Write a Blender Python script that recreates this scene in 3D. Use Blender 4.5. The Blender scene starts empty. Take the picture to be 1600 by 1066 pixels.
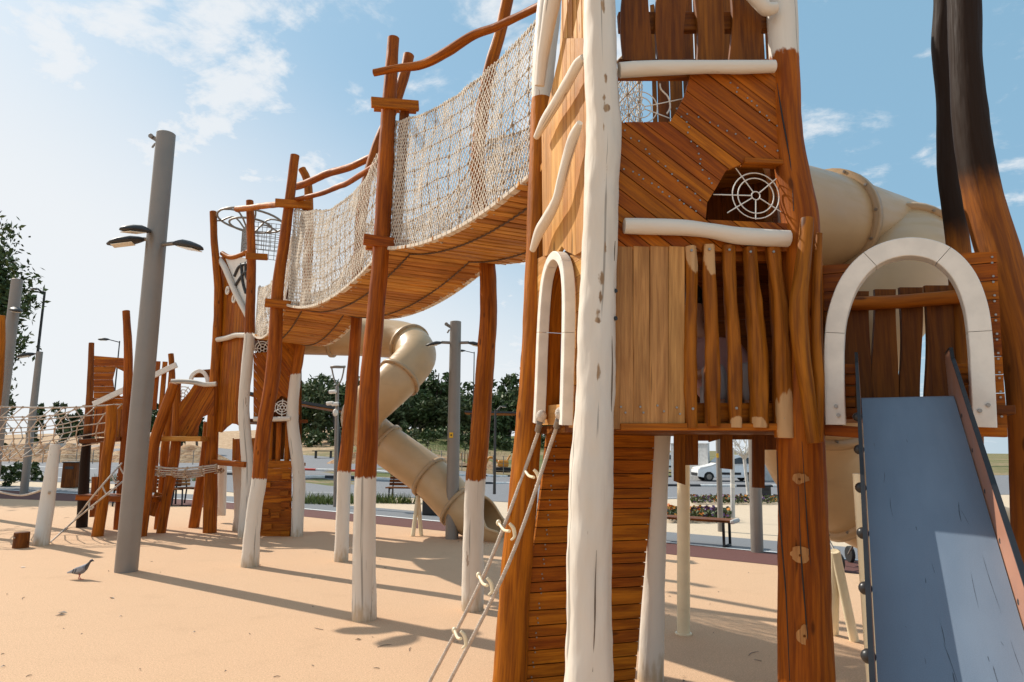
import bpy, bmesh, math, random
from mathutils import Vector as V, Matrix, noise
random.seed(7)
C = bpy.context.scene
COL = C.collection
PI = math.pi

# ---------------------------------------------------------------- camera
FOC, EYE = 1067.0, 1.65
PITCH, ROLL = math.atan(167 / 1067), .008
cam = bpy.data.objects.new('camera', bpy.data.cameras.new('camera'))
COL.objects.link(cam)
cam.data.sensor_width = 36.0
cam.data.lens = 36.0 * FOC / 1600
cam.data.clip_end = 3000
RM = Matrix.Rotation(PI / 2 + PITCH, 3, 'X') @ Matrix.Rotation(ROLL, 3, 'Z')
cam.matrix_world = Matrix.Translation((0, 0, EYE)) @ RM.to_4x4()
C.camera = cam

# ---------------------------------------------------------------- sun, sky, exposure
SUN_EL, SUN_DIR = math.radians(42), V((-.833, .553, 0))
sd = V((SUN_DIR.x * math.cos(SUN_EL), SUN_DIR.y * math.cos(SUN_EL), math.sin(SUN_EL)))
sun = bpy.data.objects.new('sun', bpy.data.lights.new('sun', 'SUN'))
COL.objects.link(sun)
sun.data.energy = 5.0
sun.data.angle = math.radians(.5)
sun.data.color = (1, .93, .82)
sun.rotation_euler = sd.to_track_quat('Z', 'Y').to_euler()
sun.location = (-20, 14, 30)

W = bpy.data.worlds.new('World')
C.world = W
W.use_nodes = True
wt = W.node_tree
wt.nodes.clear()
def wn(t, **k):
    n = wt.nodes.new(t)
    for a, b in k.items(): setattr(n, a, b)
    return n
def wmath(op, a, b=None):
    n = wn('ShaderNodeMath', operation=op)
    for i, q in enumerate((a, b)):
        if q is None: continue
        if isinstance(q, (int, float)): n.inputs[i].default_value = q
        else: wt.links.new(q, n.inputs[i])
    return n.outputs[0]
sky = wn('ShaderNodeTexSky', sky_type='NISHITA', sun_disc=False)
sky.sun_elevation = SUN_EL
sky.sun_rotation = math.atan2(SUN_DIR.x, SUN_DIR.y)
sky.air_density, sky.dust_density, sky.ozone_density = 1.0, 1.6, 1.0
tc = wn('ShaderNodeTexCoord')
sep = wn('ShaderNodeSeparateXYZ'); wt.links.new(tc.outputs['Generated'], sep.inputs[0])
zz = wmath('MAXIMUM', sep.outputs[2], 0.0)
den = wmath('ADD', zz, .16)
cmb = wn('ShaderNodeCombineXYZ')
wt.links.new(wmath('DIVIDE', sep.outputs[0], den), cmb.inputs[0])
wt.links.new(wmath('DIVIDE', sep.outputs[1], den), cmb.inputs[1])
cmb.inputs[2].default_value = 3.7
mp = wn('ShaderNodeMapping'); mp.inputs['Scale'].default_value = (1.0, 1.0, 1); mp.inputs['Rotation'].default_value = (0, 0, .5)
mp.inputs['Location'].default_value = (.42, .05, 0)
wt.links.new(cmb.outputs[0], mp.inputs[0])
n1 = wn('ShaderNodeTexNoise'); n1.inputs['Scale'].default_value = 5.2; n1.inputs['Detail'].default_value = 9; n1.inputs['Roughness'].default_value = .62; n1.inputs['Distortion'].default_value = .25
wt.links.new(mp.outputs[0], n1.inputs['Vector'])
n2 = wn('ShaderNodeTexNoise'); n2.inputs['Scale'].default_value = 1.5; n2.inputs['Detail'].default_value = 3
wt.links.new(mp.outputs[0], n2.inputs['Vector'])
dens = wmath('ADD', n1.outputs[0], wmath('MULTIPLY', wmath('SUBTRACT', n2.outputs[0], .5), .75))
mr = wn('ShaderNodeMapRange', interpolation_type='SMOOTHSTEP')
mr.inputs['From Min'].default_value = .485; mr.inputs['From Max'].default_value = .68; mr.inputs['To Max'].default_value = .85
wt.links.new(dens, mr.inputs['Value'])
# thin veil low over the horizon, thicker towards the sun
veil = wn('ShaderNodeMapRange', interpolation_type='SMOOTHSTEP')
veil.inputs['From Min'].default_value = .44; veil.inputs['From Max'].default_value = .02; veil.inputs['To Max'].default_value = .92
veil.inputs['To Min'].default_value = .0
side = wmath('MULTIPLY', sep.outputs[0], .42)
wt.links.new(wmath('ADD', sep.outputs[2], side), veil.inputs['Value'])
cl = wmath('MAXIMUM', mr.outputs[0], veil.outputs[0])
bg = wn('ShaderNodeBackground')
mix = wn('ShaderNodeMix', data_type='RGBA')
wt.links.new(cl, mix.inputs['Factor'])
thin = wn('ShaderNodeMix', data_type='RGBA'); thin.inputs['Factor'].default_value = .58
wt.links.new(sky.outputs[0], thin.inputs['A']); thin.inputs['B'].default_value = (3.5, 6.5, 8.7, 1)
wt.links.new(thin.outputs['Result'], mix.inputs['A'])
mix.inputs['B'].default_value = (8.7, 8.9, 9.1, 1)
wt.links.new(mix.outputs['Result'], bg.inputs['Color'])
bg.inputs['Strength'].default_value = .1
wo = wn('ShaderNodeOutputWorld'); wt.links.new(bg.outputs[0], wo.inputs[0])
C.view_settings.view_transform = 'Standard'
C.view_settings.look = 'None'
C.view_settings.gamma = 1
C.view_settings.use_curve_mapping = False
C.view_settings.exposure = .03

# ---------------------------------------------------------------- geometry from the survey of the photo
def ss(a, b, x):
    t = max(0, min(1, (x - a) / (b - a)))
    return t * t * (3 - 2 * t)
PN = V((.59, .807))
def pdist(x, y): return PN.x * (x - 2.98) + PN.y * (y - 10.89)
def hgt(x, y):
    D = pdist(x, y)
    z = -.55 * ss(3, 15, D) * ss(-10, 1, x)
    z += 1.5 * ss(24, 62, D) * ss(-1, -16, x)
    z += 4.6 * ss(48, 105, D) * ss(35, 8, x)
    return z
def ray(x, y): return RM @ V(((x - 800) / FOC, (533 - y) / FOC, -1))
def P(x, y, Y):
    d = ray(x, y)
    return V((0, 0, EYE)) + d * (Y / d.y)
def G(x, y, z=0):
    d = ray(x, y)
    return V((0, 0, EYE)) + d * ((z - EYE) / d.z)
def GT(x, y):
    d = ray(x, y); t = 2.0
    while t < 400:
        q = V((0, 0, EYE)) + d * t
        if q.z < hgt(q.x, q.y): return V((q.x, q.y, hgt(q.x, q.y)))
        t *= 1.004
    return V((0, 0, EYE)) + d * 150
class Plane:
    def __init__(s, p, u):
        s.o = V(p); s.u = V((u[0], u[1], 0)).normalized(); s.z = V((0, 0, 1)); s.n = s.u.cross(s.z)
        if s.n.dot(s.o - V((0, 0, EYE))) > 0: s.n = -s.n      # towards the viewer
    def hit(s, x, y, off=0):
        d = ray(x, y); o = V((0, 0, EYE)); p0 = s.o + s.n * off
        return o + d * ((p0 - o).dot(s.n) / d.dot(s.n))
    def uv(s, p): return ((p - s.o).dot(s.u), p.z - s.o.z)
    def at(s, a, b, off=0): return s.o + s.u * a + s.z * b + s.n * off

def crom(pts, k):
    if k <= 1 or len(pts) < 3: return [tuple(p) for p in pts]
    out = []; n = len(pts)
    for i in range(n - 1):
        p0, p1, p2, p3 = pts[max(i - 1, 0)], pts[i], pts[i + 1], pts[min(i + 2, n - 1)]
        for j in range(k):
            t = j / k
            out.append(tuple(.5 * (2 * b + (c - a) * t + (2 * a - 5 * b + 4 * c - d) * t * t + (3 * b - a - 3 * c + d) * t ** 3)
                             for a, b, c, d in zip(p0, p1, p2, p3)))
    out.append(tuple(pts[-1]))
    return out

class MB:
    def __init__(s):
        s.v = []; s.f = []; s.g = []; s.t = []; s.c = []; s.m = []; s.sm = []
    def add(s, verts, faces, grain, tint=.5, coat=1.0, mat=0, smooth=False):
        b = len(s.v)
        s.v += [tuple(q) for q in verts]; s.g += [tuple(q) for q in grain]
        n = len(verts)
        s.t += [tint] * n
        s.c += coat if isinstance(coat, list) else [coat] * n
        for f in faces:
            s.f.append([b + i for i in f]); s.m.append(mat); s.sm.append(smooth)
    def box(s, c, ax, ay, az, lx, ly, lz, ch=.003, tint=None, coat=1.0, mat=0):
        """chamfered board, grain along ax"""
        tint = random.random() if tint is None else tint
        off = V((random.uniform(0, 40), random.uniform(0, 40), random.uniform(0, 40)))
        c, ax, ay, az = V(c), V(ax), V(ay), V(az)
        ch = min(ch, lx * .3, ly * .3, lz * .3)
        H = (lx / 2, ly / 2, lz / 2)
        vs, gs, idx = [], [], {}
        for sx in (-1, 1):
            for sy in (-1, 1):
                for sz in (-1, 1):
                    for k in range(3):
                        q = [sx * (H[0] - (ch if k != 0 else 0)), sy * (H[1] - (ch if k != 1 else 0)), sz * (H[2] - (ch if k != 2 else 0))]
                        idx[(sx, sy, sz, k)] = len(vs)
                        vs.append(c + ax * q[0] + ay * q[1] + az * q[2]); gs.append(off + V(q))
        fs = []
        for k in range(3):
            a, b = [(1, 2), (2, 0), (0, 1)][k]
            for sg in (-1, 1):
                L = []
                for p, q in ((-1, -1), (1, -1), (1, 1), (-1, 1)):
                    t = [0, 0, 0]; t[k] = sg; t[a] = p; t[b] = q
                    L.append(idx[(*t, k)])
                fs.append(L if sg > 0 else L[::-1])
        for k in range(3):
            a, b = [(1, 2), (2, 0), (0, 1)][k]
            for p in (-1, 1):
                for q in (-1, 1):
                    t0 = [0, 0, 0]; t0[a] = p; t0[b] = q; t0[k] = -1
                    t1 = list(t0); t1[k] = 1
                    L = [idx[(*t0, a)], idx[(*t1, a)], idx[(*t1, b)], idx[(*t0, b)]]
                    fs.append(L[::-1] if p * q > 0 else L)
        for sx in (-1, 1):
            for sy in (-1, 1):
                for sz in (-1, 1):
                    L = [idx[(sx, sy, sz, k)] for k in range(3)]
                    fs.append(L if sx * sy * sz > 0 else L[::-1])
        s.add(vs, fs, gs, tint, coat, mat)
    def board(s, p0, p1, side, w, t, **k):
        p0, p1 = V(p0), V(p1); ax = (p1 - p0); L = ax.length; ax.normalize()
        sv = V(side); ay = (sv - ax * sv.dot(ax)).normalized(); az = ax.cross(ay)
        s.box((p0 + p1) / 2, ax, ay, az, L, w, t, **k)
    def tube(s, pts, rad, n=10, sub=4, wob=0., seed=None, tint=None, coat=1.0, mat=0, cap=True, flat=0.):
        pts = [V(p) for p in pts]
        if isinstance(rad, (int, float)): rad = [rad] * len(pts)
        q = crom([(*p, r) for p, r in zip(pts, rad)], sub)
        tint = random.random() if tint is None else tint
        seed = random.uniform(0, 90) if seed is None else seed
        X = [V(a[:3]) for a in q]; R = [a[3] for a in q]
        N = len(X)
        T = [(X[min(i + 1, N - 1)] - X[max(i - 1, 0)]).normalized() for i in range(N)]
        a = V((1, 0, 0)) if abs(T[0].x) < .8 else V((0, 1, 0))
        a = (a - T[0] * a.dot(T[0])).normalized()
        vs, gs, cs, fs = [], [], [], []; sl = 0
        for i in range(N):
            a = (a - T[i] * a.dot(T[i])).normalized(); b = T[i].cross(a)
            if i: sl += (X[i] - X[i - 1]).length
            for j in range(n):
                th = 2 * PI * j / n
                r = R[i]
                if wob: r *= 1 + wob * noise.noise(V((math.cos(th) * 1.3 + seed, math.sin(th) * 1.3, sl * 3.2))) + wob * .5 * noise.noise(V((math.cos(th) * 3 + seed, math.sin(th) * 3, sl * 9)))
                d = a * math.cos(th) + b * math.sin(th)
                vs.append(X[i] + d * r)
                gs.append((sl + seed * 3, R[i] * math.cos(th) + seed, R[i] * math.sin(th)))
                cs.append(coat(vs[-1], d, i / (N - 1)) if callable(coat) else coat)
        for i in range(N - 1):
            for j in range(n):
                k = (j + 1) % n
                fs.append((i * n + j, i * n + k, (i + 1) * n + k, (i + 1) * n + j))
        s.add(vs, fs, gs, tint, cs, mat, True)
        if cap:
            for i, o in ((0, -1), (N - 1, 1)):
                ring = vs[i * n:(i + 1) * n]; ce = X[i]
                tv = [ce + (p - ce) * .93 + T[i] * o * R[i] * .06 for p in ring]
                vv = ring + tv
                ff = [((j, (j + 1) % n, n + (j + 1) % n, n + j) if o > 0 else (j, n + j, n + (j + 1) % n, (j + 1) % n)) for j in range(n)]
                ff.append(tuple(range(n, 2 * n)) if o > 0 else tuple(range(2 * n - 1, n - 1, -1)))
                s.add(vv, ff, [(p.x, p.y * .2, p.z * .2) for p in vv], tint, (cs[i * n:(i + 1) * n] * 2), mat)
    def rope(s, pts, r, n=5, sub=3, mat=0): s.tube(pts, r, n=n, sub=sub, mat=mat, tint=.5)
    def prism(s, poly, ext, gdir, tint=None, coat=1.0, mat=0):
        tint = random.random() if tint is None else tint
        poly = [V(p) for p in poly]; ext = V(ext); n = len(poly)
        if n < 3: return
        nr = V((0, 0, 0))
        for i in range(n): nr += poly[i].cross(poly[(i + 1) % n])
        if nr.dot(ext) < 0: poly = poly[::-1]
        off = V((random.uniform(0, 40), random.uniform(0, 40), random.uniform(0, 40)))
        g = V(gdir).normalized(); e = ext.normalized(); h = e.cross(g)
        vs = poly + [p + ext for p in poly]
        gs = [off + V(((p - poly[0]).dot(g), (p - poly[0]).dot(h), (p - poly[0]).dot(e))) for p in vs]
        fs = [tuple(range(n - 1, -1, -1)), tuple(range(n, 2 * n))]
        fs += [(i, (i + 1) % n, n + (i + 1) % n, n + i) for i in range(n)]
        s.add(vs, fs, gs, tint, coat, mat)
    def planks(s, pl, outline, ang, width, thick, off=0, gap=.004, mat=0, jit=.12, tints=None):
        """fill a closed outline (u,v on a plane) with parallel planks at an angle"""
        ca, sa = math.cos(ang), math.sin(ang)
        R = [(a * ca + b * sa, -a * sa + b * ca) for a, b in outline]; n = len(R)
        y = min(q[1] for q in R) - random.uniform(0, width * .3); hi = max(q[1] for q in R)
        while y < hi:
            w = width * (1 + random.uniform(-jit, jit)); lo_, hi_ = y + gap / 2, y + w - gap / 2
            lv = sorted([lo_, hi_] + [q[1] for q in R if lo_ + .002 < q[1] < hi_ - .002])
            ro = V((random.uniform(0, 40), random.uniform(0, 40), random.uniform(0, 40))); ti = random.random(); dz = random.uniform(-.0015, .0015)
            for t0, t1 in zip(lv, lv[1:]):
                if t1 - t0 < .001: continue
                def cuts(t):
                    xs = []
                    for k in range(n):
                        p, q = R[k], R[(k + 1) % n]
                        if (p[1] <= t) != (q[1] <= t): xs.append((k, p[0] + (q[0] - p[0]) * (t - p[1]) / (q[1] - p[1])))
                    return sorted(xs, key=lambda z: z[1])
                mid = cuts((t0 + t1) / 2)
                def on(k, t):
                    p, q = R[k], R[(k + 1) % n]; return p[0] + (q[0] - p[0]) * (t - p[1]) / (q[1] - p[1])
                for (k0, _), (k1, _) in zip(mid[::2], mid[1::2]):
                    c4 = [(on(k0, t0), t0), (on(k1, t0), t0), (on(k1, t1), t1), (on(k0, t1), t1)]
                    P3 = [pl.at(a * ca - b * sa, a * sa + b * ca, off + dz) for a, b in c4]
                    vs = [p - pl.n * thick for p in P3] + P3
                    gs = [ro + V((a, b - y, 0)) for a, b in c4] + [ro + V((a, b - y, thick)) for a, b in c4]
                    fl = (P3[1] - P3[0]).cross(P3[3] - P3[0]).dot(pl.n) < 0
                    fs = [(3, 2, 1, 0), (4, 5, 6, 7), (0, 1, 5, 4), (1, 2, 6, 5), (2, 3, 7, 6), (3, 0, 4, 7)]
                    s.add(vs, [f[::-1] for f in fs] if fl else fs, gs, ti, 1.0, mat)
            y += w
    def sweep(s, pts, nrm, w, d, sub=6, joints=1, mat=0, tint=None, gap=.003):
        """rectangular section swept along a path lying in a plane with normal nrm"""
        q = [V(a) for a in crom([tuple(p) for p in pts], sub)]; nrm = V(nrm).normalized()
        N = len(q); T = [(q[min(i + 1, N - 1)] - q[max(i - 1, 0)]).normalized() for i in range(N)]
        cuts = [round(i * (N - 1) / joints) for i in range(joints + 1)]
        for a, b in zip(cuts, cuts[1:]):
            vs, gs, fs = [], [], []; sl = random.uniform(0, 20); c = .004
            for i in range(a, b + 1):
                p = q[i]
                if joints > 1 and i == a and a > 0: p = p + T[i] * gap
                sd_ = nrm.cross(T[i])
                if i > a: sl += (q[i] - q[i - 1]).length
                for x, y in ((-w / 2 + c, -d / 2), (w / 2 - c, -d / 2), (w / 2, -d / 2 + c), (w / 2, d / 2 - c), (w / 2 - c, d / 2), (-w / 2 + c, d / 2), (-w / 2, d / 2 - c), (-w / 2, -d / 2 + c)):
                    vs.append(p + sd_ * x + nrm * y); gs.append((sl, x, y))
            M = b - a + 1
            for i in range(M - 1):
                for j in range(8): fs.append((i * 8 + j, i * 8 + (j + 1) % 8, (i + 1) * 8 + (j + 1) % 8, (i + 1) * 8 + j))
            fs += [tuple(range(7, -1, -1)), tuple(range((M - 1) * 8, M * 8))]
            s.add(vs, fs, gs, random.random() if tint is None else tint, 1.0, mat)
    def disc(s, c, n, r, t, seg=10, mat=0, tint=.5):
        c, n = V(c), V(n).normalized()
        s.tube([c, c + n * t], r, n=seg, sub=1, mat=mat, tint=tint)
    def ball(s, c, rx, ry=None, rz=None, seg=10, mat=0, tint=.5, M=None):
        ry = ry or rx; rz = rz or rx
        vs, fs = [], []
        h = seg // 2 + 1
        for i in range(h + 1):
            ph = PI * i / h
            for j in range(seg):
                th = 2 * PI * j / seg
                q = V((rx * math.sin(ph) * math.cos(th), ry * math.sin(ph) * math.sin(th), rz * math.cos(ph)))
                vs.append(V(c) + (M @ q if M else q))
        for i in range(h):
            for j in range(seg):
                k = (j + 1) % seg
                fs.append((i * seg + j, (i + 1) * seg + j, (i + 1) * seg + k, i * seg + k))
        s.add(vs, fs, vs, tint, 1.0, mat, True)
    def build(s, name, mats, parent=None, base=None):
        me = bpy.data.meshes.new(name)
        b = V(parent['_b']) if parent is not None else (V(base) if base else V((0, 0, 0)))
        me.from_pydata([(x - b.x, y - b.y, z - b.z) for x, y, z in s.v], [], s.f)
        a = me.attributes.new('grain', 'FLOAT_VECTOR', 'POINT'); a.data.foreach_set('vector', [k for q in s.g for k in q])
        a = me.attributes.new('tint', 'FLOAT', 'POINT'); a.data.foreach_set('value', s.t)
        a = me.attributes.new('coat', 'FLOAT', 'POINT'); a.data.foreach_set('value', s.c)
        if not isinstance(mats, (list, tuple)): mats = [mats]
        for m in mats: me.materials.append(m)
        me.polygons.foreach_set('material_index', s.m)
        me.polygons.foreach_set('use_smooth', s.sm)
        me.update()
        o = bpy.data.objects.new(name, me); COL.objects.link(o)
        if parent is not None:
            o.parent = parent
            o.location = V((0, 0, 0)); o['_b'] = list(b)
        else:
            o.location = b; o['_b'] = list(b)
        return o

def tag(o, label, cat, group=None, kind=None):
    if label: o['label'] = label
    if cat: o['category'] = cat
    if group: o['group'] = group
    if kind: o['kind'] = kind
    return o
def thing(name, loc, label, cat, group=None):
    o = bpy.data.objects.new(name, None); COL.objects.link(o)
    o.location = loc; o['_b'] = list(loc); o.empty_display_size = .2
    return tag(o, label, cat, group)
def struct(o): o['kind'] = 'structure'; return o
def dup(o, loc, parent=None):
    c = o.copy(); COL.objects.link(c)
    if parent is None: c.location = loc
    else: c.parent = parent
    for ch in [q for q in bpy.data.objects if q.parent is o]: dup(ch, None, c)
    return c

# ---------------------------------------------------------------- materials
class MT:
    def __init__(s, name, rough=.6, spec=.4, metal=0):
        s.m = bpy.data.materials.new(name); s.m.use_nodes = True
        s.t = s.m.node_tree; s.b = s.t.nodes['Principled BSDF']
        s.b.inputs['Roughness'].default_value = rough
        s.b.inputs['Specular IOR Level'].default_value = spec
        s.b.inputs['Metallic'].default_value = metal
    def n(s, t, **k):
        q = s.t.nodes.new(t)
        for a, b in k.items(): setattr(q, a, b)
        return q
    def set(s, inp, q):
        if isinstance(q, (int, float)): inp.default_value = q
        elif isinstance(q, tuple): inp.default_value = (*q, 1) if len(q) == 3 and inp.type == 'RGBA' else q
        else: s.t.links.new(q, inp)
    def attr(s, n, o='Fac'): return s.n('ShaderNodeAttribute', attribute_name=n).outputs[o]
    def obj(s): return s.n('ShaderNodeTexCoord').outputs['Object']
    def map(s, v, sc):
        q = s.n('ShaderNodeMapping'); s.set(q.inputs[0], v); q.inputs['Scale'].default_value = sc; return q.outputs[0]
    def noise(s, v, sc, det=4, rough=.55, dist=0):
        q = s.n('ShaderNodeTexNoise'); s.set(q.inputs['Vector'], v)
        q.inputs['Scale'].default_value = sc; q.inputs['Detail'].default_value = det; q.inputs['Roughness'].default_value = rough; q.inputs['Distortion'].default_value = dist
        return q.outputs[0]
    def mr(s, v, a, b, c=0., d=1., smooth=True):
        q = s.n('ShaderNodeMapRange', interpolation_type='SMOOTHSTEP' if smooth else 'LINEAR')
        s.set(q.inputs[0], v)
        for i, x in enumerate((a, b, c, d)): q.inputs[1 + i].default_value = x
        return q.outputs[0]
    def math(s, op, a, b=0.):
        q = s.n('ShaderNodeMath', operation=op); s.set(q.inputs[0], a); s.set(q.inputs[1], b); return q.outputs[0]
    def mix(s, f, a, b, bt='MIX'):
        q = s.n('ShaderNodeMix', data_type='RGBA', blend_type=bt)
        s.set(q.inputs['Factor'], f); s.set(q.inputs['A'], a); s.set(q.inputs['B'], b); return q.outputs['Result']
    def col(s, c): s.set(s.b.inputs['Base Color'], c)
    def bump(s, h, st=.3, dist=.003):
        q = s.n('ShaderNodeBump'); q.inputs['Strength'].default_value = st; q.inputs['Distance'].default_value = dist
        s.set(q.inputs['Height'], h); s.t.links.new(q.outputs[0], s.b.inputs['Normal'])

def wood(name, dark, light, coatcol=None, soft=.0, rough=.5, grey=.0, bumpst=.5, coatspot=True, jagk=.10):
    m = MT(name, rough, .16)
    g = m.attr('grain', 'Vector'); ti = m.attr('tint')
    fine = m.noise(m.map(g, (3, 60, 60)), 1, 5, .6, .4)
    ring = m.noise(m.map(g, (1.1, 14, 14)), 1, 3, .5, 1.2)
    blot = m.noise(m.map(g, (1.5, 3.5, 3.5)), 1, 3)
    f = m.math('ADD', m.math('MULTIPLY', fine, .5), m.math('MULTIPLY', ring, .5))
    base = m.mix(m.mr(f, .34, .66), dark, light)
    v = m.math('ADD', m.mr(ti, 0, 1, .82, 1.15, False), m.mr(blot, .3, .7, -.14, .14))
    hs = m.n('ShaderNodeHueSaturation'); m.set(hs.inputs['Color'], base); m.set(hs.inputs['Value'], v)
    m.set(hs.inputs['Hue'], m.mr(ti, 0, 1, .494, .506, False))
    c = hs.outputs[0]
    # drying cracks and dark streaks along the grain
    crack = m.noise(m.map(g, (.9, 22, 22)), 1, 2, .5, .6)
    c = m.mix(m.mr(crack, .70, .76, 0, .75), c, tuple(x * .28 for x in dark))
    knot = m.n('ShaderNodeTexVoronoi'); m.set(knot.inputs['Vector'], m.map(g, (2.2, 6.5, 6.5))); knot.inputs['Scale'].default_value = 1
    kd = m.mr(knot.outputs['Distance'], .05, .12, .8, 0)
    c = m.mix(kd, c, tuple(x * .35 for x in dark))
    facet = m.noise(m.map(g, (5, 15, 15)), 1, 2)
    h = m.math('SUBTRACT', m.math('ADD', m.math('ADD', fine, m.math('MULTIPLY', facet, 3.)), m.math('MULTIPLY', blot, 1.5)), m.mr(crack, .70, .76, 0, 1.6))
    if coatcol:
        ct = m.attr('coat')
        jag = m.math('MULTIPLY', m.math('SUBTRACT', m.noise(m.map(g, (14, 34, 34)) if jagk < .2 else m.map(g, (9, 22, 22)), 1, 4), .5), jagk)
        k = m.mr(m.math('ADD', ct, jag), -.012 - soft, .012 + soft, 1, 0)
        cc = coatcol
        if coatspot:
            ps = m.noise(m.map(g, (2.2, 9, 9)), 1, 5, .65, .4)
            dirt = m.noise(m.map(g, (.8, 5, 5)), 1, 4)
            c2 = m.mix(m.mr(dirt, .45, .8, 0, .45), coatcol, tuple(x * y for x, y in zip(coatcol, (.78, .70, .60))))
            c2 = m.mix(m.mr(m.noise(m.map(g, (.7, 26, 26)), 1, 2, .5, .5), .655, .69, 0, .75), c2, tuple(x * .35 for x in coatcol))
            c2 = m.mix(m.mr(ps, .66, .69, 0, .75), c2, (.30, .20, .13))
            gp = m.n('ShaderNodeNewGeometry').outputs['Position']; sz = m.n('ShaderNodeSeparateXYZ'); m.set(sz.inputs[0], gp)
            foot_ = m.math('ADD', sz.outputs[2], m.math('MULTIPLY', m.math('SUBTRACT', m.noise(m.map(g, (6, 20, 20)), 1, 4), .5), .5))
            cc = m.mix(m.mr(foot_, -.05, .22, .7, 0), c2, (.40, .27, .13))
        c = m.mix(k, c, cc)
    m.col(c)
    m.set(m.b.inputs['Roughness'], m.mr(fine, .3, .7, rough - .08, rough + .12))
    m.bump(h, bumpst, .004)
    return m.m
def plain(name, c, rough=.6, spec=.4, metal=0, var=.12, sc=6, bump=0, bsc=60):
    m = MT(name, rough, spec, metal)
    n = m.noise(m.obj(), sc, 5)
    m.col(m.mix(m.mr(n, .3, .7), tuple(x * (1 - var) for x in c), tuple(min(1, x * (1 + var)) for x in c)))
    m.set(m.b.inputs['Roughness'], m.mr(n, .3, .7, max(.05, rough - .08), min(1, rough + .08)))
    if bump: m.bump(m.noise(m.obj(), bsc, 3), bump, .003)
    return m.m

WHITE = (.70, .64, .555)
DARKW, LIGHTW = (.19, .044, .003), (.43, .122, .007)
M = {}
M['wood'] = wood('stained_wood', DARKW, LIGHTW)
M['log'] = wood('stained_log', DARKW, LIGHTW, WHITE, .0, .55)
M['white'] = wood('painted_log', (.20, .12, .07), (.38, .25, .15), WHITE, .0, .6, bumpst=.5)
M['cut'] = wood('log_with_pale_cuts', (.13, .033, .003), (.35, .112, .009), (.54, .32, .15), .01, .5, coatspot=False, jagk=.26)
M['burnt'] = wood('dark_coated_log', (.16, .05, .012), (.36, .12, .016), (.022, .011, .006), .12, .68, coatspot=False)  # burn on the platform posts; one climbing leg only takes its dark tone
M['pale'] = wood('raw_plank', (.31, .14, .045), (.56, .285, .10), rough=.55)
M['tan'] = wood('tan_plank', (.44, .205, .055), (.60, .315, .105), rough=.5)  # paler tan wood for the boards of the left face
M['darkwood'] = wood('dark_plank', (.10, .027, .003), (.22, .070, .008))
M['deckwood'] = wood('deck_plank', (.34, .125, .022), (.58, .265, .06))
M['paint'] = plain('white_board_paint', (.76, .71, .63), .55, var=.07, sc=9, bump=.15)
M['steel'] = plain('galvanised_steel', (.25, .222, .195), .5, .5, .4, .07, 3, .05)
M['screw'] = plain('screw_steel', (.30, .28, .26), .4, .5, .8)
M['iron'] = plain('dark_iron', (.035, .034, .034), .5)
M['cream'] = plain('cream_enamel', (.78, .68, .47), .35, var=.05)
M['chain'] = plain('rusty_chain', (.10, .055, .03), .6, var=.3, sc=40)
M['black'] = plain('black_edge', (.012, .012, .014), .45)
M['bolt'] = plain('black_cap', (.02, .02, .02), .35)
M['grille'] = plain('white_steel', (.70, .68, .63), .4, var=.05)
M['glass'] = plain('lamp_glass', (.80, .75, .62), .2, .6, var=.04)
M['concrete'] = plain('pale_concrete', (.55, .53, .50), .85, var=.12, bump=.2)
M['darkglass'] = plain('dark_glass', (.02, .025, .03), .08, .8, var=.05)
M['vanpaint'] = plain('white_car_paint', (.80, .80, .80), .25, .6, var=.02)
M['tyre'] = plain('tyre_rubber', (.02, .02, .02), .8)
M['orange'] = plain('orange_paint', (.62, .26, .03), .5)
M['sticker'] = plain('yellow_sticker', (.8, .45, .02), .5, var=.02)
M['kerbwhite'] = plain('white_kerb', (.72, .72, .70), .8, bump=.1)
M['kerbblack'] = plain('black_kerb', (.045, .045, .05), .8, bump=.1)
M['kerbred'] = plain('red_kerb', (.50, .045, .03), .8, bump=.1)
M['skin'] = plain('skin', (.52, .28, .19), .5, var=.05)
M['pink'] = plain('pink_cloth', (.62, .36, .34), .9, var=.08, bump=.3)
M['grey'] = plain('grey_cloth', (.45, .42, .42), .9, var=.08, bump=.3)
M['hair'] = plain('dark_hair', (.015, .010, .008), .6, var=.3, sc=80)

def rope_mat(name, c):
    m = MT(name, .85, .2)
    g = m.attr('grain', 'Vector')
    n = m.noise(m.obj(), 30, 4)
    m.col(m.mix(m.mr(n, .3, .75), tuple(x * .72 for x in c), c))
    w = m.n('ShaderNodeTexWave', wave_type='BANDS', bands_direction='DIAGONAL')
    m.set(w.inputs['Vector'], m.map(g, (1, 1.4, 1.4))); w.inputs['Scale'].default_value = 30
    m.bump(w.outputs[1], .6, .004)
    return m.m
M['rope'] = rope_mat('pale_rope', (.66, .57, .48))
M['net'] = rope_mat('net_cord', (.84, .74, .61))
M['knot'] = rope_mat('brown_knot', (.55, .42, .30))

def plastic(name, c):
    m = MT(name, .34, .45)
    n = m.noise(m.obj(), 2.2, 4); n2 = m.noise(m.map(m.obj(), (1, 1, 5)), 3, 5)
    x = m.mix(m.mr(n, .3, .7), tuple(q * .93 for q in c), tuple(min(1, q * 1.05) for q in c))
    x = m.mix(m.mr(n2, .58, .75, 0, .25), x, tuple(q * .68 for q in c))
    m.col(x); m.set(m.b.inputs['Roughness'], m.mr(n2, .3, .7, .28, .48))
    m.bump(m.noise(m.obj(), 160, 2), .08, .002)
    return m.m
M['tube'] = plastic('beige_plastic', (.52, .34, .175))
M['flange'] = plastic('beige_flange', (.44, .285, .15))

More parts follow.
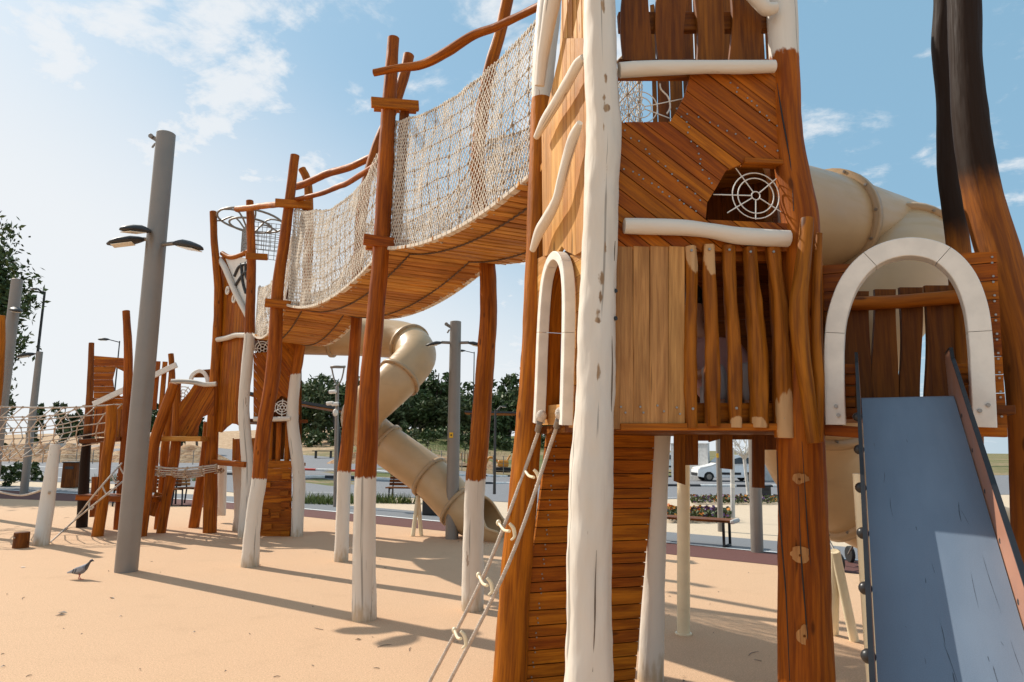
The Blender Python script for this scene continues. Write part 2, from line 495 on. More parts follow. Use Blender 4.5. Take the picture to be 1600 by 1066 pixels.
def slide_mat():
    m = MT('blue_slide_board', .5, .7)
    g = m.attr('grain', 'Vector')
    base = m.mix(m.mr(m.noise(m.map(g, (1.2, 3, 3)), 1, 4), .3, .7), (.118, .158, .215), (.15, .195, .258))
    base = m.mix(m.mr(m.noise(m.map(g, (260, 260, 260)), 1, 2), .35, .65, 0, .2), base, (.20, .26, .34))
    # heel scuffs: a few short broken dark strokes
    wv = m.n('ShaderNodeTexVoronoi', feature='F1'); wv.inputs['Scale'].default_value = 1
    m.set(wv.inputs['Vector'], m.map(m.math('ADD', 0, 0) if False else g, (3.4, 26, 26)))
    rnd = m.n('ShaderNodeSeparateColor'); m.set(rnd.inputs[0], wv.outputs['Color'])
    st = m.math('MULTIPLY', m.mr(wv.outputs['Distance'], .03, .13, 1, 0), m.mr(rnd.outputs[0], .86, .9))
    st = m.math('MULTIPLY', st, m.mr(m.noise(m.map(g, (9, 90, 90)), 1, 4), .42, .6))
    lg = m.mr(m.noise(m.map(g, (.8, 48, 48)), 1, 3, .5, .3), .735, .76, 0, .55)
    sc = m.math('MAXIMUM', st, lg)
    m.col(m.mix(sc, base, (.03, .035, .045)))
    m.set(m.b.inputs['Roughness'], m.mr(m.noise(m.map(g, (2, 14, 14)), 1, 4), .3, .7, .42, .58))
    return m.m
M['slide'] = slide_mat()
M['scuff'] = plain('heel_scuff', (.06, .075, .095), .6, var=.4, sc=90)
M['slat'] = wood('bounce_lit_slat', (.24, .058, .003), (.50, .155, .010))  # lighter orange copy of the stained wood, ground bounce put into its colour
M['terra'] = plain('terracotta_board', (.42, .20, .125), .5, var=.06, bump=.05)

def ground_mat(name, c, c2, sp=260, stain=.25, bump=.35, big=.35):
    m = MT(name, .9, .2)
    o = m.obj()
    a = m.noise(o, sp, 2, .6); b = m.noise(o, big, 5, .6); d = m.noise(o, 2.2, 5, .65); e = m.noise(o, 38, 3, .6)
    x = m.mix(m.mr(a, .3, .7), c2, c)
    x = m.mix(m.mr(e, .35, .7, 0, .25), x, c2)
    x = m.mix(m.mr(m.noise(o, 85, 2, .6), .52, .66, 0, .55), x, tuple(q * .72 for q in c2))
    x = m.mix(m.mr(m.noise(o, 70, 2, .6), .56, .68, 0, .5), x, tuple(min(1, q * 1.18) for q in c))
    x = m.mix(m.mr(b, .42, .75, 0, stain), x, tuple(q * .72 for q in c))
    x = m.mix(m.mr(d, .52, .75, 0, stain), x, tuple(q * .80 for q in c2))
    m.col(x); m.bump(a, bump, .004)
    return m.m
M['epdm'] = ground_mat('beige_rubber', (.72, .475, .30), (.51, .325, .195), 150, .2, .8)
M['maroon'] = ground_mat('maroon_rubber', (.17, .075, .062), (.11, .05, .045), 240, .3)
M['asphalt'] = ground_mat('grey_path', (.23, .235, .245), (.16, .165, .175), 200, .2)
M['road'] = ground_mat('worn_asphalt', (.25, .25, .26), (.17, .17, .18), 60, .35, .2, .1)
M['paving'] = ground_mat('sand_paving', (.66, .53, .39), (.52, .41, .29), 60, .2, .2)
M['line'] = ground_mat('white_marking', (.75, .75, .74), (.62, .62, .61), 80, .2)
def field():
    m = MT('rough_field', .95, .1)
    o = m.obj()
    a = m.noise(o, .09, 6, .65); b = m.noise(o, 1.3, 6, .7); c = m.noise(o, 7, 4, .7)
    x = m.mix(m.mr(m.math('ADD', m.math('MULTIPLY', a, .6), m.math('MULTIPLY', b, .4)), .42, .56), (.36, .25, .16), (.13, .15, .055))
    x = m.mix(m.mr(c, .3, .7, 0, .5), x, (.08, .10, .035))
    sx = m.n('ShaderNodeSeparateXYZ'); m.set(sx.inputs[0], o)
    earth = m.mix(m.mr(b, .35, .65), (.34, .21, .12), (.55, .40, .26))
    k = m.math('ADD', m.math('MULTIPLY', sx.outputs[0], -.05), m.math('MULTIPLY', m.math('SUBTRACT', a, .5), 4.))
    x = m.mix(m.mr(k, 1.0, 1.6), x, earth)
    m.col(x); m.bump(b, .8, .2)
    return m.m
M['field'] = field()
def dirt():
    m = MT('heaped_earth', .95, .1); o = m.obj()
    x = m.mix(m.mr(m.noise(o, 1.1, 6, .7), .35, .65), (.30, .15, .075), (.52, .36, .22)); m.col(x); m.bump(m.noise(o, 2, 6, .7), 1, .2); return m.m
M['dirt'] = dirt()
def leaf(name, a, b):
    m = MT(name, .6, .25)
    ti = m.attr('tint')
    m.col(m.mix(ti, a, b))
    m.b.inputs['Transmission Weight'].default_value = 0
    m.b.inputs['Subsurface Weight'].default_value = 0
    return m.m
M['leaf'] = leaf('dark_foliage', (.026, .045, .014), (.11, .15, .05))
M['leaf2'] = leaf('olive_foliage', (.035, .05, .018), (.12, .14, .055))
M['grass'] = leaf('grass_blades', (.05, .08, .02), (.20, .24, .07))
M['petal'] = leaf('orange_petals', (.50, .13, .02), (.62, .30, .04))
M['purple'] = leaf('purple_petals', (.09, .04, .11), (.20, .10, .23))
M['bark'] = wood('bark', (.10, .075, .055), (.24, .19, .15), bumpst=.8)

# ---------------------------------------------------------------- ground, path, road
def sheet(name, xs, ys, fn, mat):
    vs = [(x, y, fn(x, y)) for y in ys for x in xs]; n = len(xs)
    fs = [(j * n + i, j * n + i + 1, (j + 1) * n + i + 1, (j + 1) * n + i) for j in range(len(ys) - 1) for i in range(n - 1)]
    me = bpy.data.meshes.new(name); me.from_pydata(vs, [], fs); me.materials.append(mat)
    me.polygons.foreach_set('use_smooth', [True] * len(fs))
    o = bpy.data.objects.new(name, me); COL.objects.link(o); return struct(o)
def drape(name, A, B, off, mat, nu=60, nv=8):
    """a sheet laid on the terrain between two ground lines"""
    def res(L, n):
        L = [V((p[0], p[1])) for p in L]; d = [0]
        for a, b in zip(L, L[1:]): d.append(d[-1] + (b - a).length)
        out = []
        for i in range(n + 1):
            s = d[-1] * i / n; k = max(j for j in range(len(d)) if d[j] <= s + 1e-6); k = min(k, len(L) - 2)
            out.append(L[k].lerp(L[k + 1], (s - d[k]) / max(1e-6, d[k + 1] - d[k])))
        return out
    a, b = res(A, nu), res(B, nu); vs = []
    for j in range(nv + 1):
        for i in range(nu + 1):
            q = a[i].lerp(b[i], j / nv); vs.append((q.x, q.y, hgt(q.x, q.y) + off))
    n = nu + 1
    fs = [(j * n + i, j * n + i + 1, (j + 1) * n + i + 1, (j + 1) * n + i) for j in range(nv) for i in range(nu)]
    me = bpy.data.meshes.new(name); me.from_pydata(vs, [], fs); me.materials.append(mat)
    me.polygons.foreach_set('use_smooth', [True] * len(fs))
    me.update()
    if sum(p.normal.z for p in me.polygons) < 0: me.flip_normals()
    o = bpy.data.objects.new(name, me); COL.objects.link(o); return struct(o)
def grad(a, b, n, k=1.0): return [a + (b - a) * (i / n) ** k for i in range(n + 1)]
gx = [-600, -400, -250, -170] + grad(-120, 120, 120) + [170, 250, 400, 600]
gy = [-40, -20, -8] + grad(0, 120, 90) + [140, 180, 250, 400, 700, 1100]
sheet('ground', gx, gy, lambda x, y: hgt(x, y) - .03, M['field'])
TAN = V((.807, -.59)); C0 = V((2.98, 10.89))
def dl(D, s0=-46, s1=30, n=38): 
    L = [C0 + PN * D + TAN * (s0 + (s1 - s0) * i / n) for i in range(n + 1)]
    return [q + PN * (-(.46 if D < .01 else .27) * max(0, -8.6 - q.x)) for q in L]
D1, D2 = pdist(*G(1100, 853)[:2]), pdist(*G(1100, 836)[:2])
drape('playground_surface', dl(-34), dl(0), 0, M['epdm'], 20, 10)
drape('rubber_border', dl(0), dl(D1 - .12), .004, M['maroon'], 30, 2)
drape('path_edging', dl(D1 - .12), dl(D1), .012, M['line'], 30, 1)
drape('path', dl(D1), dl(D2), .0, M['asphalt'], 60, 3)
near = [GT(x, y) for x, y in ((-420, 752), (-200, 752), (0, 752), (150, 755), (330, 766), (480, 783), (640, 778), (1040, 780), (1300, 776), (1700, 772))]
far = [GT(x, y) for x, y in ((-420, 692), (-200, 692), (0, 692), (150, 694), (330, 699), (480, 714), (640, 733), (1040, 744), (1300, 744), (1700, 742))]
drape('pavement', dl(D2, -46, 40), [p for p in near], -.004, M['paving'], 60, 10)
drape('road', near, far, .006, M['road'], 90, 12)
def kerb(name, pxs, cols, w=.3, h=.13):
    L = [GT(*p) for p in pxs]; mb = MB(); k = 0
    for a, b in zip(L, L[1:]):
        n = max(1, int((b - a).length / 1.0)); side = (b - a).cross(V((0, 0, 1))).normalized()
        for i in range(n):
            p, q = a.lerp(b, i / n), a.lerp(b, (i + 1) / n)
            p.z = hgt(p.x, p.y); q.z = hgt(q.x, q.y)
            mb.board(p + V((0, 0, h / 2)), q + V((0, 0, h / 2)), side, w, h, ch=.02, mat=(k // 2) % 2); k += 1
    return struct(mb.build(name, cols))
kerb('kerb', ((330, 741), (477, 747), (627, 752), (790, 757), (1150, 761), (1400, 762)), [M['kerbblack'], M['kerbwhite']])
kerb('kerb', ((90, 708), (330, 722), (477, 735), (610, 740)), [M['kerbred'], M['kerbwhite']])
kerb('kerb', ((612, 740), (850, 744), (1180, 747), (1400, 747)), [M['kerbwhite'], M['kerbblack']])
def stripe(a, b, w=.14):
    A, B = GT(*a), GT(*b); s = (B - A).cross(V((0, 0, 1))).normalized() * w / 2
    return drape('road_marking', [A - s, B - s], [A + s, B + s], .012, M['line'], 20, 1)
stripe((0, 727), (150, 733), .4); stripe((20, 745), (330, 752), .3); stripe((480, 770), (1300, 771), .12); stripe((330, 735), (470, 741), .3)
stripe((1040, 754), (1140, 755), .12); stripe((50, 712), (300, 722), .2)

# ---------------------------------------------------------------- main tower
FP = Plane((.47, 3.79, 0), (1.13, .06))                     # front face
LP = Plane((.14, 4.86, 0), (.33, -1.10))                    # sunlit left face
SP = Plane((.10, 4.97, 0), (.95, .30))                      # back left face (climbing slats below, bridge above)
ZD = 1.80                                                   # lower deck
def px3(L, Y): return [P(x, y, Y) for x, y in L]
def ground_end(pts, Y):                                     # carry a log down into the ground
    a, b = pts[-2], pts[-1]
    if b.z > -.1:
        t = (b.z + .12) / max(.2, a.z - b.z); pts.append(b + (b - a) * t)
    return pts
tower = thing('play_tower', (.85, 4.4, 0), 'nearest timber tower with a white corner log, diagonal planking and log bars', 'play tower')
def log(name, L, Y, rpx, parent, mat='log', coat=10., wob=.10, n=18, ground=True, base=None):
    pts = [P(x, y, Y if isinstance(Y, (int, float)) else Y[i]) for i, (x, y) in enumerate(L)]
    k = [(Y if isinstance(Y, (int, float)) else Y[i]) / FOC * math.cos(math.atan2(p.x, p.y)) for i, p in enumerate(pts)]
    r = [q * kk for q, kk in zip(rpx if isinstance(rpx, (list, tuple)) else [rpx] * len(L), k)]
    if ground and pts[-1].z > -.1:
        ground_end(pts, Y); r.append(r[-1] * 1.03)
    mb = MB(); mb.tube(pts, r, n=n, sub=14 if n > 16 else 8, wob=wob, coat=coat)
    return mb.build(name, M[mat], parent, base)
# the posts
PEEL = [(P(x, y, 3.6), w, h) for x, y, w, h in ((943, 8, 5, 22), (947, 122, 4, 14), (944, 152, 4, 9), (948, 168, 8, 10), (944, 196, 3, 14), (946, 388, 3, 14), (940, 436, 8, 16), (938, 464, 5, 12), (936, 484, 6, 5), (936, 500, 8, 8), (935, 582, 5, 16), (938, 640, 2, 6))]
def peel(p, d, s):
    if d.y > 0: return -1.
    b = min((((p.x - c.x) / (w * 3.6 / FOC)) ** 2 + ((p.z - c.z) / (h * 3.6 / FOC)) ** 2) for c, w, h in PEEL)
    return max(-.2, .028 - .045 * b)
log('corner_post', [(936, -90), (936, 0), (940, 150), (944, 225), (940, 300), (937, 400), (933, 500), (930, 600), (926, 700), (923, 800), (920, 900), (920, 1066)], 3.7,
    [26, 27, 28, 29, 28, 28, 29, 30, 32, 33.5, 34, 36], tower, 'white', peel, .10, 40)
for y in (455, 498):
    mb = MB(); mb.disc(P(960, y, 3.66), (0.6, -1, 0), .012, .014); mb.build('bolt', M['bolt'], tower)
log('corner_post', [(866, -60), (853, 60), (845, 180), (840, 340), (832, 560), (826, 660), (818, 760), (806, 900), (796, 1066)], 4.88,
    [20, 20, 17, 17, 18, 20, 21.5, 23, 25], tower, 'log', lambda p, d, s: (.6 if p.z < 4.28 else -.6), .08, 20)
log('corner_post', [(1219, -60), (1221, 0), (1226, 120), (1233, 240), (1249, 340), (1254, 460), (1253, 600), (1252, 700), (1255, 860), (1259, 1066)], 3.86,
    [27, 27, 26, 27, 31, 34, 36, 37.5, 39.5, 42], tower, 'log', lambda p, d, s: max(-.4, min(.4, 4.02 - p.z)), .07, 26)
log('corner_post', [(1050, 300), (1044, 500), (1034, 675), (1024, 860), (1016, 1063)], 5.25, [13, 14, 14, 16, 19.5], tower, 'log', lambda p, d, s: (-1 if p.z < 1.9 else .4), .06, 18)
log('corner_post', [(1190, 120), (1200, 400), (1205, 660)], 5.3, [13, 14, 15], tower, 'log', 10., .06, 14, ground=False)
log('corner_post', [(1217, 180), (1217, 300), (1216, 420)], 4.35, [9, 9, 9], tower, 'log', 10., .06, 14, ground=False)
for L, Y in (([(955, 500), (957, 560), (956, 610), (954, 668)], 3.630), ([(932, 860), (930, 920), (929, 980), (926, 1050)], 3.580), ([(958, 300), (961, 350), (959, 420)], 3.645)):
    mb = MB(); mb.tube([P(x, y, Y) for x, y in L], [.001, .0035, .0035, .001][:len(L)], n=4, sub=6, cap=False, wob=.6); mb.build('crack', M['bark'], tower)
# pruned knots and long cracks on the brown post
for x, y, w, h in ((1251, 748, 13, 8), (1252, 867, 18, 13), (1259, 993, 15, 16)):
    mb = MB(); vs = [P(x, y, 3.7265)]
    for rr in (.5, 1):
        for k in range(22):
            a = 2 * PI * k / 22; f = rr * (1 + (.35 * noise.noise(V((math.cos(a) * 2, math.sin(a) * 2, y))) if rr == 1 else 0)); dx = w * f * math.cos(a)
            vs.append(P(x + dx, y + h * f * math.sin(a), 3.7275 + .13 * (1 - math.sqrt(max(0, 1 - ((x + dx - 1255) / 38) ** 2)))))
    fs = [(0, 1 + (k + 1) % 22, 1 + k) for k in range(22)] + [(1 + k, 1 + (k + 1) % 22, 23 + (k + 1) % 22, 23 + k) for k in range(22)]
    mb.add(vs, fs, [(q.z * 2, q.x * 2, y) for q in vs], .3); mb.disc(P(x - 2, y + 1, 3.7255), (0, -1, 0), .007, .002, 8, mat=1)
    mb.build('knot', [M['pale'], M['darkwood']], tower)
for L in (((1214, 705), (1218, 800), (1228, 930), (1234, 1064)), ((1253, 690), (1262, 830), (1270, 930), (1278, 1064)), ((1247, 760), (1252, 870), (1262, 1000), (1266, 1064)), ((1214, 130), (1222, 180), (1236, 262), (1240, 330))):
    mb = MB(); mb.tube([P(x, y, 3.7275 + (abs(x - 1254) / 37) ** 2 * .068 if y > 600 else 3.78) for x, y in L], [.0015, .004, .004, .002], n=4, sub=5, cap=False, wob=.6); mb.build('crack', M['black'], tower)
# decks
def poly_deck(name, pts, z, th, mat, parent):
    mb = MB(); pl = Plane((0, 0, 0), (1, 0)); q = [(a[0], a[1]) for a in pts]
    class H:  # horizontal plank plane
        u = V((1, 0, 0)); z = V((0, 1, 0)); n = V((0, 0, 1))
        @staticmethod
        def at(a, b, off=0): return V((a, b, zz + off))
    zz = z; H.at = staticmethod(lambda a, b, off=0: V((a, b, zz + off)))
    mb.planks(H, q, math.atan2(.06, 1.13), .12, th, 0, .006)
    return mb.build(name, mat, parent)
foot = [(.50, 3.80), (1.52, 3.86), (2.05, 4.9), (1.70, 5.5), (1.08, 5.3), (.16, 4.98)]
poly_deck('deck', foot, ZD, .05, M['darkwood'], tower)
poly_deck('deck', foot, 2.93, .05, M['darkwood'], tower)
poly_deck('deck', [(.22, 4.7), (1.9, 4.7), (2.05, 4.9), (1.70, 5.5), (1.08, 5.3), (.16, 4.98)], 3.72, .05, M['deckwood'], tower)
# front face: lip and beams of the lower deck
def beamF(x0, x1, y0, y1, off, th, mat='wood', name='beam'):
    mb = MB(); a, b = FP.hit(x0, (y0 + y1) / 2, off - th / 2), FP.hit(x1, (y0 + y1) / 2, off - th / 2)
    h = (FP.hit((x0 + x1) / 2, y0, off) - FP.hit((x0 + x1) / 2, y1, off)).length
    mb.board(a, b, (0, 0, 1), h, th); return mb.build(name, M[mat], tower)
beamF(966, 1222, 662, 673, .05, .13)
beamF(966, 1228, 630, 660, -.02, .05)
beamF(966, 1236, 389, 410, -.02, .05)
beamF(966, 1080, 108, 124, -.02, .05)
# four raw planks
mb = MB()
for a, b, c in ((950, 988, 0), (988.6, 1014, 1), (1014.6, 1043, 2), (1043.6, 1069, 3)):
    p, q = FP.hit((a + b) / 2, 386, .02), FP.hit((a + b) / 2, 671, .02)
    mb.board(p, q, FP.u, (FP.hit(b, 500, .02) - FP.hit(a, 500, .02)).length, .03, tint=(.35, .5, .4, .8)[c])
pp = mb.build('plank_panel', M['pale'], tower)
for x, y in ((970, 636), (977, 645), (1000, 636), (1005, 645), (1027, 634), (1037, 643), (1057, 637), (1062, 647)):
    mb = MB(); mb.disc(FP.hit(x, y, .033), FP.n, .006, .008, 8); mb.build('screw', M['screw'], pp)
# five bar logs
bars = [([(1079, 386), (1081, 430), (1079, 520), (1079, 600), (1081, 669)], [9, 10, 10, 10, 10]),
        ([(1107, 384), (1109, 450), (1112, 520), (1112, 600), (1114, 666)], [10, 11, 11, 12, 12]),
        ([(1138, 385), (1140, 440), (1146, 540), (1148, 600), (1149, 668)], [10, 10, 11, 11, 10]),
        ([(1171, 388), (1175, 440), (1182, 520), (1186, 600), (1187, 668)], [11.5, 12, 14, 14.5, 13]),
        ([(1207, 388), (1214, 450), (1220, 530), (1223, 610), (1225, 684)], [12, 12.5, 14, 15, 14])]
cuts = [((1081, 400), 13, 30), ((1110, 398), 14, 34), ((1148, 662), 10, 12), ((1178, 662), 14, 10), ((1225, 655), 16, 50)]
for (L, r), (cp, cx, cy) in zip(bars, cuts):
    cpt = FP.hit(*cp, .02); wx, wy = cx * 3.75 / FOC, cy * 3.75 / FOC
    def coat(p, d, s, cpt=cpt, wx=wx, wy=wy):
        if d.y > -.2: return .5
        return (((p.x - cpt.x) / wx) ** 2 + ((p.z - cpt.z) / wy) ** 2 - 1) * .12
    pts = [FP.hit(x, y, .035) for x, y in L]
    mb = MB(); mb.tube(pts, [q * 3.75 / FOC for q in r], n=26, sub=14, wob=.24, coat=coat, tint=random.uniform(.45, .8))
    o = mb.build('bar_log', M['cut'], tower)
    for (x, y), k in ((L[0], 6), (L[-1], -30)):
        mb = MB(); mb.disc(FP.hit(x + 1, y + k, .035 + r[0] * 3.75 / FOC * .92), FP.n, .0075, .010, 8); mb.build('screw', M['screw'], o)
mb = MB(); mb.tube(px3([(1262, 342), (1254, 420), (1247, 480), (1252, 550), (1262, 620), (1272, 692)], 3.66), [v * 3.66 / FOC for v in (10, 12, 14, 13, 11, 10)], n=18, sub=8, wob=.12, coat=10.)
o = mb.build('brace_log', M['cut'], tower)
mb = MB(); mb.tube(px3([(1280, 365), (1277, 420), (1276, 520), (1279, 620), (1279, 690)], 3.72), [v * 3.66 / FOC for v in (5, 7, 9, 9, 8)], n=14, sub=8, wob=.12, coat=10.)
mb.build('brace_log', M['cut'], tower)
# diagonal planking with its two windows
def U(pl, L, off=0): return [pl.uv(pl.hit(x, y, off)) for x, y in L]
diag = [(950, 195), (1045, 194), (1058, 172), (1068, 152), (1076, 124), (1077, 106), (1212, 102), (1224, 171), (1238, 257), (1164, 255), (1150, 262), (1132, 269), (1116, 297), (1102, 320), (1100, 346), (1237, 352), (1237, 395), (950, 395)]
mb = MB(); mb.planks(FP, U(FP, diag), -math.radians(38), .083, .028, .03, .006); mb.planks(FP, U(FP, diag), .0, 3, .006, -.002, 0, mat=2)  # second layer: dark backing added to block light through the plank gaps
for i in range(12):
    for (ax, ay), (bx, by) in (((1062, 172), (1236, 244)), ((975, 204), (1100, 318)), ((1066, 182), (1110, 292)), ((1140, 130), (1232, 215)), ((975, 262), (1094, 336))):
        t = (i + random.uniform(-.2, .2)) / 11.5
        mb.disc(FP.hit(ax + (bx - ax) * t + random.uniform(-4, 4), ay + (by - ay) * t + random.uniform(-2, 2), .031), FP.n, .0055, .004, 7, mat=1)
mb.build('diagonal_panel', [M['wood'], M['screw'], M['darkwood']], tower)
mb = MB()
a, b = FP.hit(1160, 254, .01), FP.hit(1240, 258, .01); mb.board(a, b, (0, 0, 1), .03, .08)
mb.build('lintel', M['wood'], tower)
# spider web window bars
def web(cx, cy, radii, spokes, pl, off, parent, name='window_grille', r=.0036, mat='grille'):
    mb = MB()
    c = pl.hit(cx, cy, off); k = (pl.hit(cx + 1, cy, off) - c).length
    def pt(rr, an): return c + pl.u * (rr * k * math.cos(an)) + V((0, 0, rr * k * math.sin(an)))
    for rr in radii: mb.tube([pt(rr, 2 * PI * i / 32) for i in range(33)], r, n=6, sub=1, cap=False)
    for an, r1 in spokes: mb.tube([pt(radii[0], math.radians(an)), pt(r1, math.radians(an))], r, n=6, sub=1)
    return mb.build(name, M[mat], parent)
web(1181, 306, (6.5, 28, 36.5), ((-93, 38), (180, 66), (124, 54), (40, 44), (-33, 50), (-148, 54)), FP, -.015, tower)
web(1001, 168, (6, 17, 26), ((14, 70), (-100, 26), (-20, 52), (85, 38), (190, 30), (135, 26)), FP, -.03, tower)
mb = MB(); mb.tube([FP.hit(x, y, -.03) for x, y in ((1031, 131), (1033, 140), (1044, 152), (1047, 168), (1042, 178))], .0055, n=6)
mb.build('window_grille', M['grille'], tower)
# white ledge logs of the front
def ledge(L, r, off=.08, wob=.06):
    mb = MB(); pts = [FP.hit(x, y, off) for x, y in L]
    mb.tube(pts, [q * 3.7 / FOC for q in r], n=20, sub=8, wob=wob, coat=-10.)
    return mb.build('ledge_log', M['white'], tower)
ledge([(976, 353), (1020, 354), (1070, 356), (1110, 361), (1150, 368), (1190, 371), (1232, 373)], [13, 13.5, 13, 12.5, 14, 14, 14])
ledge([(968, 110), (1010, 107), (1060, 106), (1110, 105), (1160, 105), (1210, 104)], [13, 13, 12, 11, 11.5, 10.5])
ledge([(1150, -26), (1170, -12), (1185, 2), (1198, 14), (1213, 12)], [11, 11, 12, 12, 9], .10)
# wavy boards of the top storey
def wavy(pl, x0, x1, y0, y1, off, th, parent, mat, name='wavy_board', amp=4, seed=0, tint=None):
    random.seed(seed); a0, a1 = random.uniform(0, 6), random.uniform(0, 6); N = 12
    Lp = [(x0 + amp * math.sin(a0 + 5 * i / N), y0 + (y1 - y0) * i / N) for i in range(N + 1)]
    Rp = [(x1 + amp * math.sin(a1 + 4.4 * i / N), y0 + (y1 - y0) * i / N) for i in range(N + 1)]
    mb = MB(); mb.prism([pl.hit(x, y, off) for x, y in Lp + Rp[::-1]], -pl.n * th, (0, 0, 1), tint=tint)
    return mb.build(name, M[mat], parent)
for i, (a, b) in enumerate(((974, 1016), (1028, 1071), (1087, 1128), (1141, 1186))):
    wavy(FP, a, b, -80, 94, .0, .03, tower, 'darkwood', seed=i + 3)
beamF(966, 1200, 22, 50, -.05, .05, 'darkwood', 'rail'); beamF(966, 1200, 96, 108, -.03, .06, 'darkwood', 'rail')
# upper net and back boards seen through the openings
mb = MB()
bp = Plane((1.08, 5.36, 0), (.97, -.46))
for i in range(5):
    a = bp.at(.42 + i * .15, 1.2); b = bp.at(.42 + i * .15, 3.2)
for a0, a1, z0, z1, wv in ((.30, 1.08, 2.93, 3.75, .12), (.085, 1.08, 3.8, 5.4, .11)):
    mb = MB(); mb.planks(bp, [(a0, z0), (a1, z0), (a1, z1), (a0, z1)], PI / 2, wv, .03, 0, .012 if z0 > 3 else .003); mb.build('back_panel', M['darkwood'], tower)
mb = MB(); mb.planks(bp, [(-.02, ZD), (1.08, ZD), (1.08, 2.9), (-.02, 2.9)], 0, .12, .03, 0, .003)
mb.build('back_panel', M['darkwood'], tower)
mb = MB()
rp = Plane((1.58, 3.92, 0), (.47, 1.0))
mb.planks(rp, [(.1, ZD), (1.1, ZD), (1.1, 2.88), (.1, 2.88)], 0, .12, .03, 0, .003)
mb.build('side_panel', M['darkwood'], tower); mb = MB()
mb.planks(rp, [(.1, 2.95), (.62, 2.95), (.62, 3.7), (.1, 3.7)], 0, .12, .03, 0, .003)
mb.build('side_panel', M['darkwood'], tower)
# left face: boards
mb = MB()
lo = U(LP, [(846, 205), (848, 401), (858, 398), (872, 394), (878, 385), (884, 392), (898, 399), (908, 393), (915, 388), (918, 60), (880, 60)])
mb.planks(LP, lo, PI / 2, .075, .03, .0, .003)
mb.build('wall_panel', M['tan'], tower); mb = MB()
mb.planks(LP, U(LP, [(876, -60), (918, -60), (917, 70), (868, 135)]), PI / 2, .08, .03, -.02, .018)
mb.build('wall_panel', M['tan'], tower)
mb = MB()
mb.planks(LP, U(LP, [(886, 398), (918, 386), (908, 670), (884, 668)]), 0, .105, .03, -.02, .003)
mb.build('wall_panel', M['tan'], tower); mb = MB()
mb.planks(LP, U(LP, [(833, 405), (852, 396), (846, 470), (838, 662), (828, 662)]), 0, .105, .03, -.02, .003)
mb.build('wall_panel', M['tan'], tower); mb = MB()
mb.planks(LP, U(LP, [(840, 634), (890, 630), (890, 664), (838, 664)]), 0, .2, .03, -.03, .003)
mb.build('wall_panel', M['tan'], tower)
mb = MB()
ar = [LP.hit(x, y, .03) for x, y in ((842, 661), (845, 600), (848, 520), (853, 450), (861, 414), (872, 400), (883, 412), (888, 450), (888, 520), (886, 600), (884, 664))]
mb.sweep(ar, LP.n, .056, .07, 6, 5)
mb.build('arch_frame', M['paint'], tower)
mb = MB()
mb.sweep([p - LP.n * .06 for p in [LP.hit(x, y, 0) for x, y in ((848, 655), (851, 600), (853, 520), (857, 460), (864, 428), (872, 416), (879, 428), (882, 460), (882, 520), (880, 600), (879, 656))]], LP.n, .02, .10, 6, 5)
mb.build('arch_lining', M['wood'], tower)
def zig(L, r, off=.075):
    mb = MB(); pts = [LP.hit(x, y, off) for x, y in L]
    ks = [(p - V((0, 0, EYE))).length / FOC * .93 for p in pts]
    mb.tube(pts, [a * b for a, b in zip(r, ks)], n=18, sub=8, wob=.10, coat=-10.)
    mb.build('zigzag_log', M['white'], tower)
zig([(869, -30), (864, 0), (855, 50), (848, 90), (843, 134)], [12, 12, 10, 9, 8])
zig([(911, 90), (903, 100), (888, 126), (871, 157), (852, 188), (838, 214)], [5, 8, 8.5, 8.5, 8, 5])
zig([(906, 192), (896, 215), (886, 248), (877, 284), (870, 312), (857, 338), (843, 362), (832, 391)], [5, 9, 8.5, 8, 8, 9, 8.5, 5])
log('inner_post', [(868, 530), (866, 580), (864, 634)], 5.1, [4.5, 4.5, 4.5], tower, 'log', -10., .03, 10, ground=False)
# climbing wall of slats under the tower
sl = U(SP, [(852, 668), (1022, 672), (1014, 760), (1000, 900), (984, 1082), (802, 1090), (818, 960), (830, 850), (842, 760)])
mb = MB(); mb.planks(SP, sl, 0, .094, .03, .06, .007, jit=.28); mb.planks(SP, sl, PI / 2, 3, .006, .028, 0, mat=2)  # dark sheet added behind the slats, keeps light out of the gaps
for i in range(17):
    y = 690 + i * 23
    x = 866 - (y - 668) * .102
    mb.disc(SP.hit(x + 4, y, .062), SP.n, .006, .006, 7, mat=1); mb.disc(SP.hit(x + 5, y + 7, .062), SP.n, .006, .006, 7, mat=1)
mb.build('climbing_slats', [M['slat'], M['screw'], M['darkwood']], tower)
# hanging boards below the deck edge
for x0, x1, yb, yc in ((1054, 1071, 752, 758), (1071.5, 1091, 727, 727), (1091.5, 1108, 689, 689), (1108.5, 1126, 691, 686), (1127, 1145, 732, 734), (1146, 1176, 687, 687), (1177, 1195, 762, 763), (1196, 1216, 703, 703)):
    Yb = 4.75; mb = MB(); mb.prism([P(x0, 655, Yb), P(x1, 655, Yb), P(x1, yc, Yb), P(x0, yb, Yb)], (0, .03, 0), (0, 0, 1)); mb.build('hanging_board', M['darkwood'], tower)
mb = MB(); mb.tube([P(1068, 640, 6.5), P(1068, 992, 6.5)], .058, n=20, sub=1)
mb.disc(G(1068, 991) , (0, 0, 1), .075, .012, 20)
tag(mb.build('support_post', M['cream'], None, G(1068, 990)), 'cream enamelled steel post standing on beige rubber behind the white tower legs', 'support post')

